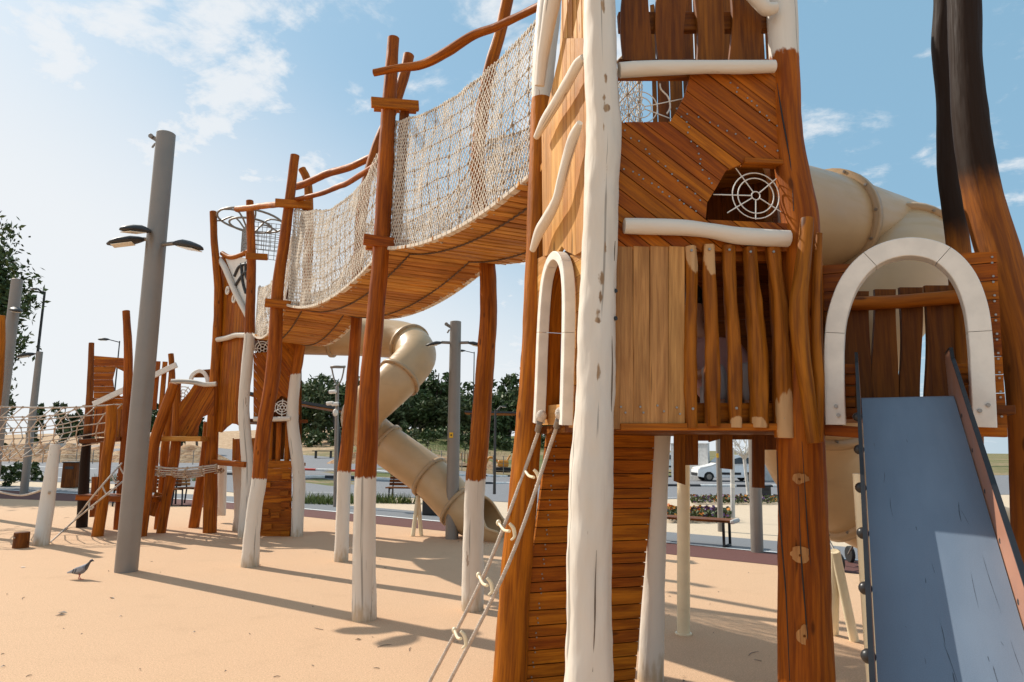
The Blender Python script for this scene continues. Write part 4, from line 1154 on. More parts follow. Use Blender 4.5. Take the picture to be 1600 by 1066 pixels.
street_light(741, 550, 60, ((-1, .2, 0),), 'tall distant street light just right of the two headed mast')
b = G(771, 768); street_light(774, 640, b.y, ((1, -.2, 0),), 'grey street light with a bent arm seen left of the rope ladder', 0, .06, .22)
# camera pole
b = G(524, 792); t = thing('camera_pole', b, 'slim lamp pole with a ring shaped head and white security cameras beside the net bridge', 'lamp post')
mb = MB(); tp = P(527, 604, b.y); mb.tube([b - V((0, 0, .05)), tp], [.062, .05], n=14, sub=2); mb.build('pole', M['steel'], t)
mb = MB(); a, c = P(518, 574, b.y), P(538, 573, b.y); mb.tube([tp, P(522, 592, b.y), a], .022, n=8, sub=4); mb.tube([tp, P(534, 592, b.y), c], .022, n=8, sub=4); mb.tube([a - V((.03, 0, 0)), c + V((.03, 0, 0))], [.035, .035], n=10, sub=1)
mb.ball((a + c) / 2, .22, .22, .035, 16); mb.build('lamp_head', M['steel'], t)
for x, y, dx in ((520, 613, -1), (524, 632, 1), (516, 631, -1)):
    mb = MB(); c = P(x, y, b.y - .08); mb.board(c - V((.11, .02, 0)), c + V((.11, -.02, .02)), (0, 0, 1), .11, .11, ch=.03); mb.disc(c + V((dx * .11, -.02, .01)), (dx, 0, 0), .04, .03, mat=1); mb.build('security_camera', [M['paint'], M['black']], t)
mb = MB(); mb.ball(P(524, 645, b.y - .06), .075, .075, .11, 12); mb.build('security_camera', M['paint'], t)

# ---------------------------------------------------------------- far tower
ft = thing('play_tower', (-4.9, 13.3, 0), 'far timber tower with a white hoop crown, wavy plank front and bent white legs', 'play tower')
FT = Plane((-5.75, 13.5, 0), (.85, -.62)); FT2 = Plane((-4.95, 12.85, 0), (1.0, .28))
log('corner_post', [(333, 331), (335, 380), (341, 450), (340, 520), (336, 600), (331, 700), (328, 832)], 13.5, [6, 6.2, 7, 8, 9, 10, 11], ft, 'log', 10., .08, 14)
log('corner_post', [(390, 314), (392, 360), (393, 420), (391, 480), (390, 523), (386, 570), (381, 635), (384, 690), (387, 740), (382, 830)], 12.85, [6.2, 7, 7.5, 8, 8.5, 9, 9, 9.5, 10, 10], ft, 'log', half(P(390, 522, 12.85).z), .08, 14)
log('corner_post', [(472, 264), (482, 296), (482, 400), (472, 520), (466, 560), (462, 585), (458, 630), (458, 670), (467, 740), (466, 790), (464, 838)], 13.08, [6.5, 7, 7.5, 8, 8.5, 8.5, 9, 9.5, 10, 9.5, 9.5], ft, 'log', half(P(462, 585, 13.08).z), .08, 14)
log('corner_post', [(372, 720), (376, 790), (374, 826)], 13.9, [10, 10, 11], ft, 'log', -10., .06, 12)
log('corner_post', [(348, 720), (346, 800), (345, 797)], 15.2, [7, 7, 7], ft, 'log', -10., .06, 12)
log('corner_post', [(440, 480), (436, 600), (430, 720)], 14.6, [8, 8, 8], ft, 'log', 10., .06, 12, ground=False)
mb = MB(); mb.planks(FT, U(FT, [(340, 408), (352, 400), (388, 485), (386, 660), (380, 668), (372, 663), (364, 662), (356, 668), (348, 676), (340, 674)]), PI / 2, .105, .03, .04, .006)
mb.build('front_panel', M['wood'], ft)
mb = MB(); mb.prism([FT.hit(x, y, .05) for x, y in ((350, 398), (389, 404), (389, 488), (386, 492))], -FT.n * .02, (0, 0, 1)); o = mb.build('gable_board', M['paint'], ft)
for x, y in ((355.5, 454), (365.5, 467)): mb = MB(); mb.tube([FT.hit(x, y, .08) + FT.u * .045 * math.cos(2 * PI * i / 20) + V((0, 0, .07 * math.sin(2 * PI * i / 20))) for i in range(21)], .022, n=8, sub=1, cap=False); mb.build('ring_emblem', M['paint'], ft)
mb = MB()
for L in (((366, 432), (374, 416), (389, 412)), ((368, 446), (380, 428), (389, 424)), ((377, 412), (379, 440), (384, 458)), ((384, 410), (384, 430), (389, 440))): mb.tube([FT.hit(x, y, .07) for x, y in L], .028, n=6, sub=4)
mb.build('leaf_emblem', M['iron'], o)
mb = MB(); mb.tube([FT.hit(x, y, .10) for x, y in ((342, 404), (352, 420), (368, 458), (387, 495))], [.05, .06, .055, .05], n=12, sub=4, wob=.08, coat=-10.); mb.build('zigzag_log', M['white'], ft)
mb = MB(); mb.tube([FT.hit(x, y, .05) for x, y in ((347, 396), (358, 402), (370, 401), (389, 393))], .05, n=10, sub=4, coat=10.); mb.build('rail', M['log'], ft)
mb = MB(); mb.tube([FT.hit(x, y, .12) for x, y in ((340, 531), (355, 528), (368, 524), (384, 524))], .05, n=12, sub=4, wob=.08, coat=-10.); mb.build('ledge_log', M['white'], ft)
mb = MB(); mb.planks(FT2, U(FT2, [(396, 552), (418, 550), (420, 522), (470, 524), (468, 648), (455, 650), (452, 625), (440, 618), (428, 630), (424, 652), (396, 654)]), -math.radians(52), .09, .03, .0, .002)
mb.build('diagonal_panel', M['wood'], ft)
mb = MB(); mb.planks(FT2, U(FT2, [(396, 500), (470, 504), (470, 720), (396, 718)]), PI / 2, .2, .03, -.7, .004); mb.build('back_panel', M['darkwood'], ft)
web(410, 545, (3, 8, 12), [(a, 16) for a in range(0, 360, 60)], FT2, -.03, ft, r=.010); web(441, 637, (3, 7, 11), [(a, 14) for a in range(30, 390, 60)], FT2, -.03, ft, r=.010)
mb = MB(); mb.tube([FT2.hit(x, y, .08) for x, y in ((396, 655), (415, 655), (435, 655), (453, 654))], .045, n=12, sub=4, wob=.08, coat=-10.); mb.build('ledge_log', M['white'], ft)
mb = MB(); mb.planks(FT2, U(FT2, [(405, 720), (456, 720), (455, 838), (404, 838)]), 0, .13, .04, .0, .002)
for x, y in ((447, 744), (446, 788), (444, 771), (430, 805), (416, 757), (413, 800), (446, 834), (418, 823)): mb.box(FT2.hit(x, y, .03), FT2.u, V((0, 0, 1)), FT2.n, .15, .10, .06)
mb.build('climbing_slats', M['wood'], ft)
for x in (411, 423, 436, 450): mb = MB(); mb.tube([FT2.hit(x, 660, -.1), FT2.hit(x - 2, 722, -.1)], .05, n=10, sub=2, coat=10.); mb.build('bar_log', M['log'], ft)
q0 = [FT.at(0, 0), FT.at(1.0, 0), FT2.at(1.1, 0), FT2.at(.7, 0) + V((-.6, 1.5, 0)), FT.at(0, 0) + V((.4, 1.1, 0))]
zt = P(360, 722, 13.3).z; poly_deck('deck', q0, zt, .06, M['deckwood'], ft); poly_deck('deck', q0, P(430, 655, 13).z, .06, M['darkwood'], ft); poly_deck('deck', q0, 3.70, .06, M['darkwood'], ft)
mb = MB(); mb.planks(FT, U(FT, [(345, 686), (382, 684), (382, 720), (344, 720)]), PI / 2, .12, .03, -.25, .004); mb.build('box_panel', M['wood'], ft)
mb = MB(); mb.board(FT.hit(333, 722, .1), FT.hit(384, 726, .1), (0, 0, 1), .10, .08); mb.build('beam', M['wood'], ft)
mb = MB()   # hoop crown of white steel over the top
c = P(392, 354, 13.6)
def ell(c, rx, ry, z, t=.022): mb.tube([c + V((rx * math.cos(2 * PI * i / 32), ry * math.sin(2 * PI * i / 32), z + .0)) for i in range(33)], t, n=6, sub=1, cap=False)
ell(c, .62, .8, .12); ell(c, .40, .5, .02)
for i in range(6):
    a = PI * i / 3; mb.tube([c + V((.62 * math.cos(a), .8 * math.sin(a), .12)), c + V((.3 * math.cos(a + .2), .4 * math.sin(a + .2), .16)), c + V((0, 0, -.25))], .018, n=6, sub=4)
mb.tube([c + V((0, 0, -.25)), c + V((0, 0, -1.0))], .04, n=8, sub=1); mb.tube([P(338, 345, 13.5), c + V((-.6, 0, .12))], .018, n=6, sub=1)
mb.build('hoop_crown', M['steel'], ft)
mb = MB(); z0, z1 = P(390, 402, 13.6).z, P(390, 362, 13.6).z
for k in range(7):
    z = z0 + (z1 - z0) * k / 6; mb.tube([V((-5.55, 13.5, z)), V((-5.2, 12.95, z)), V((-4.4, 13.2, z)), V((-4.6, 14.0, z)), V((-5.55, 13.5, z))], .006, n=4, sub=1)
for (a, b_) in (((-5.55, 13.5), (-5.2, 12.95)), ((-5.2, 12.95), (-4.4, 13.2)), ((-4.4, 13.2), (-4.6, 14.0)), ((-4.6, 14), (-5.55, 13.5))):
    for k in range(11):
        x, y = a[0] + (b_[0] - a[0]) * k / 10, a[1] + (b_[1] - a[1]) * k / 10; mb.tube([V((x, y, z0)), V((x, y, z1))], .006, n=4, sub=1)
mb.build('mesh_guard', M['steel'], ft)

# ---------------------------------------------------------------- climbing frame at left
cf = thing('climbing_frame', (-7.0, 12.9, 0), 'climbing frame of leaning orange logs and low decks behind the nearest lamp mast', 'climbing frame')
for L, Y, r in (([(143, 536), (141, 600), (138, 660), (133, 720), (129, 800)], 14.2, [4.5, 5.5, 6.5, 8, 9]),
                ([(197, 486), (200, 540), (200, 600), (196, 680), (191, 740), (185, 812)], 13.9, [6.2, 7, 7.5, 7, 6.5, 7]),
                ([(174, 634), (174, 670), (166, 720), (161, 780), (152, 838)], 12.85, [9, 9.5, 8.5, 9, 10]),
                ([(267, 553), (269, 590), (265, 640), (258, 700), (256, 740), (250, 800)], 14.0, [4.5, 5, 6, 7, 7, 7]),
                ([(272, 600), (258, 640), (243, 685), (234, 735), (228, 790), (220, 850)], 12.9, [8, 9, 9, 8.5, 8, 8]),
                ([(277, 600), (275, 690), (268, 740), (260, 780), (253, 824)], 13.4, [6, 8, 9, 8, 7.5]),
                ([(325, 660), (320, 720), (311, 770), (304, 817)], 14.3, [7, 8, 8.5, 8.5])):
    k = L[0] == (143, 536); log('leg', L, Y, r, cf, 'burnt' if k else 'log', (lambda p, d, s: p.z - 1.9) if k else 10., .07, 12)  # first leg is dark over its lower part, orange above
CP = Plane(P(148, 600, 14.1), (1, -.1)); 
mb = MB(); mb.planks(CP, U(CP, [(147, 556), (196, 560), (196, 582), (180, 574), (175, 592), (178, 612), (188, 620), (196, 618), (196, 640), (146, 640)]), 0, .135, .03, 0, .004); mb.build('board_panel', M['wood'], cf)
mb = MB(); mb.planks(CP, U(CP, [(148, 640), (196, 636), (193, 685), (143, 682)]), PI / 2, .14, .03, 0, .02); mb.build('board_panel', M['wood'], cf); mb = MB(); mb.planks(CP, U(CP, [(226, 563), (262, 565), (262, 640), (226, 640)]), PI / 2, .15, .03, -.05, .06); mb.build('board_panel', M['wood'], cf)
mb = MB(); mb.board(P(146, 632, 13.95), P(276, 570, 13.95), (0, 0, 1), .11, .05); mb.build('ledge_log', M['paint'], cf)
CQ = Plane(P(275, 640, 13.35), (1, .05))
mb = MB(); mb.planks(CQ, U(CQ, [(272, 638), (284, 626), (296, 612), (305, 598), (335, 602), (334, 650), (324, 648), (316, 652), (310, 666), (308, 684), (272, 684)]), math.radians(64), .10, .03, 0, .005); mb.build('wave_panel', M['wood'], cf)
mb = MB(); mb.tube([CQ.hit(x, y, .08) for x, y in ((268, 596), (285, 596), (305, 598), (320, 601), (338, 600))], .045, n=12, sub=4, wob=.08, coat=-10.); mb.build('ledge_log', M['white'], cf)
mb = MB(); mb.sweep([CQ.hit(x, y, -.25) for x, y in ((298, 597), (300, 588), (306, 582), (313, 580), (320, 584), (324, 592), (325, 600))], CQ.n, .07, .06, 5, 3); mb.build('arch_frame', M['paint'], cf)
web(286, 617, (3, 8, 13), [(a, 15) for a in range(0, 360, 60)], CQ, -.05, cf, r=.010)
mb = MB(); mb.prism([CQ.hit(x, y, -.3) for x, y in ((300, 590), (315, 578), (328, 577), (330, 590))], CQ.n * -.03, (1, 0, 0)); mb.build('board_panel', M['darkwood'], cf)
mb = MB(); mb.board(P(248, 686, 13.4), P(326, 686, 13.4), (0, 0, 1), .09, .7); mb.build('deck', M['deckwood'], cf)
mb = MB(); mb.board(P(136, 776, 13.6), P(250, 780, 13.4), (0, 0, 1), .10, .6); mb.build('deck', M['wood'], cf)
for x0, y0, x1, y1 in ((243, 690, 238, 770), (228, 760, 222, 805), (163, 690, 158, 780), (248, 770, 236, 806), (150, 745, 146, 808)): mb = MB(); mb.board(P(x0, y0, 13.6), P(x1, y1, 13.6), (1, 0, 0), .15, .03); mb.build('board_panel', M['wood'], cf)
mb = MB(); mb.board(P(133, 690, 14.0), P(196, 686, 14.0), (0, 0, 1), .08, .4); mb.build('beam', M['darkwood'], cf)

# rope nets at left
def rope_net(name, label, top1, top2, bot, Y1, Y2, rungs, r=.011):
    t = thing(name, V((P(*top1[1], Y1[1]).x, P(*top1[1], Y1[1]).y, 0)), label, 'rope net')
    def cv(L, Ys): return [V(q) for q in crom([tuple(P(x, y, Y)) for (x, y), Y in zip(L, Ys)], 10)]
    rows = [cv(top1, Y1)] + [None] * 4
    T1, T2, Bm = cv(top1, Y1), cv(top2, Y2), cv(bot, [(a + b) / 2 for a, b in zip(Y1, Y2)])
    n = len(T1); mb = MB(); kn = []
    def pt(i, k):                    # k 0..8: down the near side, along the bottom, up the far side
        a, b, c = T1[i], Bm[i], T2[i]; f = k / 4
        if f <= 1: q = a.lerp(b, f); q.y += (a.y - b.y) * .45 * math.sin(f * PI)
        else: q = b.lerp(c, f - 1); q.y += (c.y - b.y) * .45 * math.sin((f - 1) * PI)
        return q
    for k in range(9): mb.rope([pt(i, k) for i in range(n)], r * (1.4 if k in (0, 8) else 1), 5, 1)
    for j in range(rungs):
        i = round(j * (n - 1) / (rungs - 1)); mb.rope([pt(i, k) for k in range(9)], r, 5, 1)
        for k in range(9): mb.ball(pt(i, k), r * 2.2, seg=6, mat=1)
    mb.build('rope_grid', [M['rope'], M['knot']], t)
rope_net('rope_net', 'sagging open rope net tunnel between the left edge and the climbing frame', [(-60, 634), (20, 636), (100, 637), (190, 632)], [(-60, 652), (20, 652), (90, 648), (136, 632)], [(-60, 726), (0, 720), (70, 708), (165, 690)], [12.6, 12.8, 13.0, 13.4], [15, 14.9, 14.7, 14.4], 13)
rope_net('rope_net', 'small rope net walkway sagging between the low decks of the frame and the far tower', [(236, 728), (265, 732), (300, 731), (338, 727)], [(238, 742), (270, 738), (305, 736), (345, 733)], [(236, 742), (270, 745), (300, 746), (345, 738)], [12.9, 13.0, 13.1, 13.2], [13.7, 13.7, 13.7, 13.7], 6, .013)
t = thing('rope_ladder', G(90, 842), 'sloping rope ladder anchored in the ground beside the leaning pale post', 'rope ladder')
e0 = G(78, 848)
for L in ([(150, 770), (190, 724)], [(150, 786), (210, 738)], ):
    mb = MB(); mb.rope([e0, G(112, 823) + V((0, 0, .08)), P(*L[0], 12.3), P(*L[1], 12.9)], .016, 6, 4); mb.build('side_rope', M['rope'], t)
for (x0, y0, x1, y1, Y) in ((138, 788, 146, 792, 12.2), (160, 760, 172, 772, 12.5), (174, 742, 186, 752, 12.6), (186, 727, 200, 742, 12.9)): mb = MB(); mb.rope([P(x0, y0, Y), P((x0 + x1) / 2, (y0 + y1) / 2 + 6, Y), P(x1, y1, Y)], .016, 6, 4); mb.build('rung', M['rope'], t)
mb = MB()
for x0, y0, x1, y1 in ((0, 771, 70, 768), ): mb.rope([P(-40, 760, 12.5), P(0, 769, 12.4), P(35, 774, 12.3), P(68, 765, 12.2)], .02, 6, 6)
tag(mb.build('hanging_rope', M['rope'], None, P(35, 774, 12.3)), 'low slack rope curving from the left edge to the leaning pale post', 'rope')
mb = MB(); pts = [P(86, 695, 11.9), P(80, 740, 11.87), P(73, 790, 11.85), G(64, 852) - V((0, 0, .05))]
mb.tube(pts, [.075, .10, .115, .12], n=16, sub=6, wob=.05, coat=-10.); mb.ball(P(77, 770, 11.76), .025, .02, .03, 8, mat=1)
tag(mb.build('leaning_post', [M['white'], M['knot']], None, G(66, 850)), 'short pale leaning post with a split down it, anchoring the rope net at left', 'post')
mb = MB(); b = G(32, 856); mb.tube([b - V((0, 0, .03)), b + V((.0, 0, .24))], [.115, .11], n=18, sub=3, wob=.04)
mb.disc(b + V((-.03, -.113, .17)), (0, -1, 0), .012, .01, mat=1)
tag(mb.build('wood_stump', [M['darkwood'], M['screw']], None, b), 'low brown wood stump set in the rubber ground at far left', 'stump')
bb = V((-10.5, 13.05, 0)); mb = MB(); mb.tube([P(2, 494, 13.0), P(0, 560, 13.0), P(-8, 640, 13.0), P(-22, 720, 13), bb - V((0, 0, .05))], [.07, .08, .09, .10, .11], n=16, sub=6, wob=.08, coat=10.)
tag(mb.build('timber_post', [M['log']], None, bb), 'orange timber post cut off by the left edge of the view', 'post')

# ---------------------------------------------------------------- trees and plants
def leaves(mb, c, R, n, size, rs, squash=1.0):
    """clumps of leaf-sized faces through an ellipsoid volume, uneven outline"""
    cl = []
    for _ in range(max(5, n // 45)):
        while True:
            q = V((rs.uniform(-1, 1), rs.uniform(-1, 1), rs.uniform(-1, 1)))
            if .2 < q.length < 1.0: break
        cl.append((V((q.x * R[0], q.y * R[1], q.z * R[2])), rs.uniform(.18, .40)))
    for i in range(n):
        o, cr = cl[i % len(cl)]
        q = V((rs.gauss(0, 1), rs.gauss(0, 1), rs.gauss(0, .8))) * cr * min(R) * .62
        p = V(c) + o + q
        d = V((rs.gauss(0, 1), rs.gauss(0, 1), rs.gauss(0, 1) - .4)).normalized(); e = d.orthogonal().normalized()
        e = Matrix.Rotation(rs.uniform(0, 6.28), 3, d) @ e; f = d.cross(e); s = size * rs.uniform(.6, 1.4)
        mb.add([p - e * s, p + f * s * .42, p + e * s, p - f * s * .42], [(0, 1, 2, 3)], [p] * 4, rs.random(), 1., 0)
def tree(name, base, h, w, label, group, seed, n=1400, size=.22, mat='leaf', low=.25, cat='tree', limbs=5):
    rs = random.Random(seed); base = V(base); t = thing(name, base, label, cat, group)
    mb = MB(); top = base + V((rs.uniform(-.06, .06) * h, 0, h * .8)); mid = base.lerp(top, .5) + V((rs.uniform(-.05, .05) * h, 0, 0)); r = h * .028
    mb.tube([base - V((0, 0, .1)), mid, top], [r, r * .7, r * .2], n=8, sub=4, wob=.1)
    for k in range(limbs):
        f = rs.uniform(low, .8); a = base.lerp(top, f); an = rs.uniform(0, 6.28); L = w * rs.uniform(.25, .45)
        mb.tube([a, a + V((math.cos(an) * L * .5, math.sin(an) * L * .5, L * .45)), a + V((math.cos(an) * L, math.sin(an) * L, L * .7))], [r * .45, r * .3, r * .1], n=6, sub=3, cap=False)
    mb.build('trunk', M['bark'], t)
    mb = MB(); cz = h * (low + 1) / 2
    for k in range(4):
        f = rs.uniform(.6, 1)
        leaves(mb, base + V((rs.uniform(-.22, .22) * w, rs.uniform(-.2, .2) * w, cz + rs.uniform(-.14, .16) * h)), (w * .42 * f, w * .42 * f, h * (1 - low) * .42 * f), n // 4, size, rs)
    mb.build('crown', M[mat], t)
    return t
hx = [(470, 636, 612, 26), (497, 690, 588, 56), (530, 690, 592, 58), (556, 690, 600, 55), (590, 690, 606, 50), (622, 685, 620, 46), (645, 685, 612, 48), (668, 683, 616, 44), (690, 683, 624, 40), (722, 680, 620, 48),
      (748, 680, 616, 46), (772, 680, 618, 44), (796, 680, 613, 50), (822, 680, 610, 48), (846, 680, 612, 46), (880, 680, 606, 52), (1250, 690, 640, 40), (1400, 690, 620, 44), (1440, 690, 626, 40)]
kinds = ['tall dark tree with a dense rounded crown in the wood beyond the field', 'mid green ragged tree standing in the wood beyond the field']
for i, (x, yb, yt, wpx) in enumerate(hx):
    Y = 112 + (i * 37 % 9); b = P(x, yb, Y); b.z = hgt(b.x, Y); h = P(x, yt, Y).z - b.z
    tree('wood_tree', b, h * 1.05, wpx * Y / FOC * 1.5, kinds[i % 2], 'dark trees of the wood beyond the field', 100 + i, 2600, .40, 'leaf' if i % 2 == 0 else 'leaf2', .0, limbs=3)
for i in range(14):                                   # second row closes the wood
    x = 470 + i * 31; Y = 128; b = P(x, 690, Y); b.z = hgt(b.x, Y)
    tree('wood_tree', b, 10.5 + (i * 5 % 4), 7.5, kinds[0] if i % 2 else kinds[1], 'dark trees of the wood beyond the field', 160 + i, 1900, .55, 'leaf', .0, limbs=2)
for i, (x, yt, w) in enumerate(((60, 622, 24), (104, 620, 34), (124, 626, 26), (142, 618, 32), (232, 622, 30), (285, 628, 30), (312, 630, 26))):
    Y = 88; b = P(x, 668, Y); b.z = hgt(b.x, Y); tree('field_tree', b, P(x, yt, Y).z - b.z, w * Y / FOC * 1.25, ('bushy green tree far behind the sandy heaps at left', 'olive green tree far behind the sandy heaps at left')[i % 2], 'trees behind the sandy heaps', 200 + i, 1100, .33, 'leaf2' if i % 2 else 'leaf', .1, limbs=3)
b = V((-21.5, 26.5, 0)); tree('eucalyptus', b, 10.0, 4.7, 'tall loose eucalyptus with hanging dark leaves at the left edge behind the steel masts', None, 31, 24000, .125, 'leaf', .2, limbs=9)
b = V((-20.3, 26.0, 0)); tree('bush', b, 5.0, 2.4, 'green shrub under the eucalyptus at the left edge', None, 33, 2600, .12, 'leaf2', .05, 'shrub', limbs=5)
for i, (x, y, s) in enumerate(((20, 745, .9), (48, 752, .7), (8, 760, .6))):
    b = GT(x, y); mb = MB(); leaves(mb, b + V((0, 0, .35)), (s, .5, .4), 500, .10, random.Random(50 + i)); mb.tube([b, b + V((0, 0, .5))], .02, n=5, sub=1, mat=1)
    tag(mb.build('low_shrub', [M['leaf'], M['bark']], None, b), 'low dark shrub at the foot of the shorter steel mast', 'shrub', 'low dark shrubs at left')
mb = MB(); rs = random.Random(71)
for i in range(46):
    x = 440 + i * 10.5; Y = 106 + rs.uniform(-3, 3); b = P(x, 690, Y); b.z = hgt(b.x, Y); leaves(mb, b + V((0, 0, rs.uniform(.5, 1.4))), (1.6, 1.2, rs.uniform(.8, 1.9)), 220, .34, rs)
tag(mb.build('undergrowth', M['leaf']), 'dark undergrowth along the foot of the wood beyond the field', 'undergrowth', kind='stuff')
# sapling with stakes in the field, and the bare street tree
for i, (x, yb, hp) in enumerate(((624, 702, 24), (668, 694, 28), (726, 694, 28), (742, 700, 30), (805, 690, 26), (644, 690, 26))):
    Y = 74 + i; b = P(x, yb, Y); b.z = hgt(b.x, Y); t = thing('staked_sapling', b, 'thin young sapling held by pale wooden stakes in the green field', 'sapling', 'staked saplings in the field')
    h = hp * Y / FOC
    for dx in (-.35, .35, .05): mb = MB(); mb.tube([b + V((dx, 0, -.1)), b + V((dx, 0, h * .55))], .05, n=6, sub=1); mb.build('stake', M['pale'], t)
    mb = MB(); mb.tube([b, b + V((.05, 0, h))], .04, n=6, sub=1); mb.build('trunk', M['bark'], t)
    mb = MB(); leaves(mb, b + V((0, 0, h * .9)), (.5, .5, .6), 110, .14, random.Random(i)); mb.build('crown', M['leaf2'], t)
b = P(643, 694, 66); b.z = hgt(b.x, 66); tree('young_tree', b, 3.4, 2.4, 'round young tree alone in the field left of the two headed mast', None, 77, 700, .16, 'leaf2', .1, limbs=3)
b = GT(1171, 782); t = thing('bare_tree', b, 'small bare pruned tree with pale branches in front of the white van', 'tree'); mb = MB(); rs = random.Random(5)
tp = P(1163, 718, b.y); k = P(1166, 745, b.y); mb.tube([b, k, tp], [.09, .07, .07], n=8, sub=4, wob=.2)
for a in range(16):
    an = rs.uniform(0, 6.28); L = rs.uniform(.5, 1.2); d = V((math.cos(an) * .8, math.sin(an) * .8, rs.uniform(.4, 1.0))); q = tp + d * L; mb.tube([tp, tp + d * L * .5 + V((0, 0, .1)), q], [.045, .03, .012], n=6, sub=3, cap=False)
    for c in range(4): e = q + V((rs.gauss(0, .3), rs.gauss(0, .3), rs.uniform(0, .5))); mb.tube([tp + d * L * .6, e], [.018, .006], n=4, sub=1, cap=False)
mb.build('trunk', M['concrete'], t)
mb = MB(); rs = random.Random(9)
def tuft(x, y, n, wd, hh):
    b = GT(x, y)
    for i in range(n):
        p = b + V((rs.gauss(0, wd), rs.gauss(0, wd * .5), 0)); p.z = hgt(p.x, p.y); e = V((rs.gauss(0, .1), rs.gauss(0, .1), rs.uniform(.4, 1) * hh)); s = V((rs.uniform(-1, 1), rs.uniform(-1, 1), 0)).normalized() * .018
        mb.add([p - s, p + s, p + e], [(0, 1, 2)], [p] * 3, rs.random())
for x in range(470, 640, 9): tuft(x, 786 + rs.uniform(-3, 3), 60, .25, .35)
for x in (150, 165, 175, 310, 325): tuft(x, 752, 60, .3, .4)
for i in range(160): tuft(rs.uniform(560, 860), rs.uniform(676, 712), 26, 1.1, .7)
tag(mb.build('grass', M['grass']), 'rough green grass tufts along the paving and over the field', 'grass', kind='stuff')
def flowerbed(name, label, xs, y, n, wd):
    mb = MB(); rs = random.Random(n)
    for i in range(n):
        b = GT(rs.uniform(*xs), y + rs.uniform(-wd, wd)); z = rs.uniform(.06, .28); d = V((rs.gauss(0, 1), rs.gauss(0, 1), 1)).normalized(); e = d.orthogonal().normalized(); f = d.cross(e); s = rs.uniform(.03, .07)
        k = rs.random(); clump = noise.noise(V((b.x * 1.3, b.y, 3)))
        m = 0 if k < .78 else (1 if clump > 0 else 2)
        p = b + V((0, 0, z + (.04 if m else 0))); mb.add([p - e * s, p + f * s, p + e * s, p - f * s], [(0, 1, 2, 3)], [p] * 4, rs.random(), 1., m)
    tag(mb.build(name, [M['leaf2'], M['petal'], M['purple']]), label, 'flowers', kind='stuff')
flowerbed('flower_bed', 'bed of orange and purple flowers behind the flat bench', (1038, 1142), 812, 1900, 5)
flowerbed('flower_bed', 'long narrow bed of orange flowers along the road edge', (1080, 1216), 786, 1500, 3)
flowerbed('flower_bed', 'small patch of purple flowers beside the rope ladder', (800, 816), 789, 160, 2)

# ---------------------------------------------------------------- benches, bins, shelters
def flat_bench():
    a, b = G(1000, 846), G(1142, 858); L = (b - a).length; u = (b - a).normalized(); n = V((-u.y, u.x, 0))
    t = thing('flat_bench', (a + b) / 2, 'flat backless bench with dark slats and black loop legs by the maroon strip', 'bench')
    mb = MB()
    for k in range(4): mb.board(a + n * (.06 + k * .105) + V((0, 0, .44)), b + n * (.06 + k * .105) + V((0, 0, .44)), n, .095, .04)
    mb.build('seat', M['darkwood'], t)
    mb = MB(); mb.box(b + u * .03 + n * .21 + V((0, 0, .44)), n, u, (0, 0, 1), .42, .07, .07, ch=.02); mb.build('end_cap', M['concrete'], t)
    for c in (a + u * .15, b - u * .12):
        mb = MB(); mb.tube([c + n * .03 + V((0, 0, .42)), c + n * .03, c + n * .03 + V((0, 0, .02)), c + n * .4 + V((0, 0, .02)), c + n * .4, c + n * .4 + V((0, 0, .42))], .025, n=8, sub=1); mb.build('leg', M['black'], t)
flat_bench()
def bench(x, y, L, an, label, z=0):
    b = GT(x, y); u = V((math.cos(an), math.sin(an), 0)); n = V((-u.y, u.x, 0)); t = thing('park_bench', b, label, 'bench')
    mb = MB()
    for k in range(4): mb.board(b - u * L / 2 + n * (k * .11 - .2) + V((0, 0, .45)), b + u * L / 2 + n * (k * .11 - .2) + V((0, 0, .45)), n, .095, .035)
    mb.build('seat', M['darkwood'], t); mb = MB()
    for k in range(4): mb.board(b - u * L / 2 + n * (.22 + k * .03) + V((0, 0, .54 + k * .095)), b + u * L / 2 + n * (.22 + k * .03) + V((0, 0, .54 + k * .095)), (0, 0, 1), .08, .03)
    mb.build('backrest', M['pale'] if 'pale' in label else M['darkwood'], t)
    for s in (-1, 1):
        c = b + u * s * (L / 2 - .12); mb = MB(); mb.tube([c - n * .25, c - n * .22 + V((0, 0, .42)), c + n * .18 + V((0, 0, .42)), c + n * .24, ], .025, n=6, sub=1); mb.tube([c + n * .18 + V((0, 0, .42)), c + n * .34 + V((0, 0, .88))], .022, n=6, sub=1); mb.build('leg', M['black'], t)
bench(286, 788, .62, 1.0, 'slatted chair with a pale back on thin dark legs behind the climbing frame')
bench(652, 786, 1.9, -.1, 'wide dark slatted bench with a low back below the tube slide')
bench(226, 790, 1.7, .25, 'dark slatted bench glimpsed between the posts of the climbing frame')
def bin_(x, y, w, h, label, mat, rim):
    b = GT(x, y); t = thing('litter_bin', b, label, 'litter bin'); mb = MB(); mb.box(b + V((0, 0, h / 2)), (0, 0, 1), (1, 0, 0), (0, 1, 0), h, w, w, ch=.02); mb.build('bin_body', M[mat], t)
    mb = MB(); mb.box(b + V((0, 0, h + .02)), (1, 0, 0), (0, 1, 0), (0, 0, 1), w + .05, w + .05, .05, ch=.015); mb.box(b + V((0, -w / 2 - .003, h * .8)), (1, 0, 0), (0, 1, 0), (0, 0, 1), w * .6, .02, .1); mb.build('lid', M[rim], t)
bin_(112, 762, .55, .95, 'brown slatted litter bin at left behind the rope net', 'darkwood', 'iron')
bin_(677, 804, .50, .75, 'black litter bin under the curling tube slide', 'iron', 'black')
bin_(1196, 783, .40, .62, 'small black litter bin near the white van beside the tower post', 'iron', 'black')
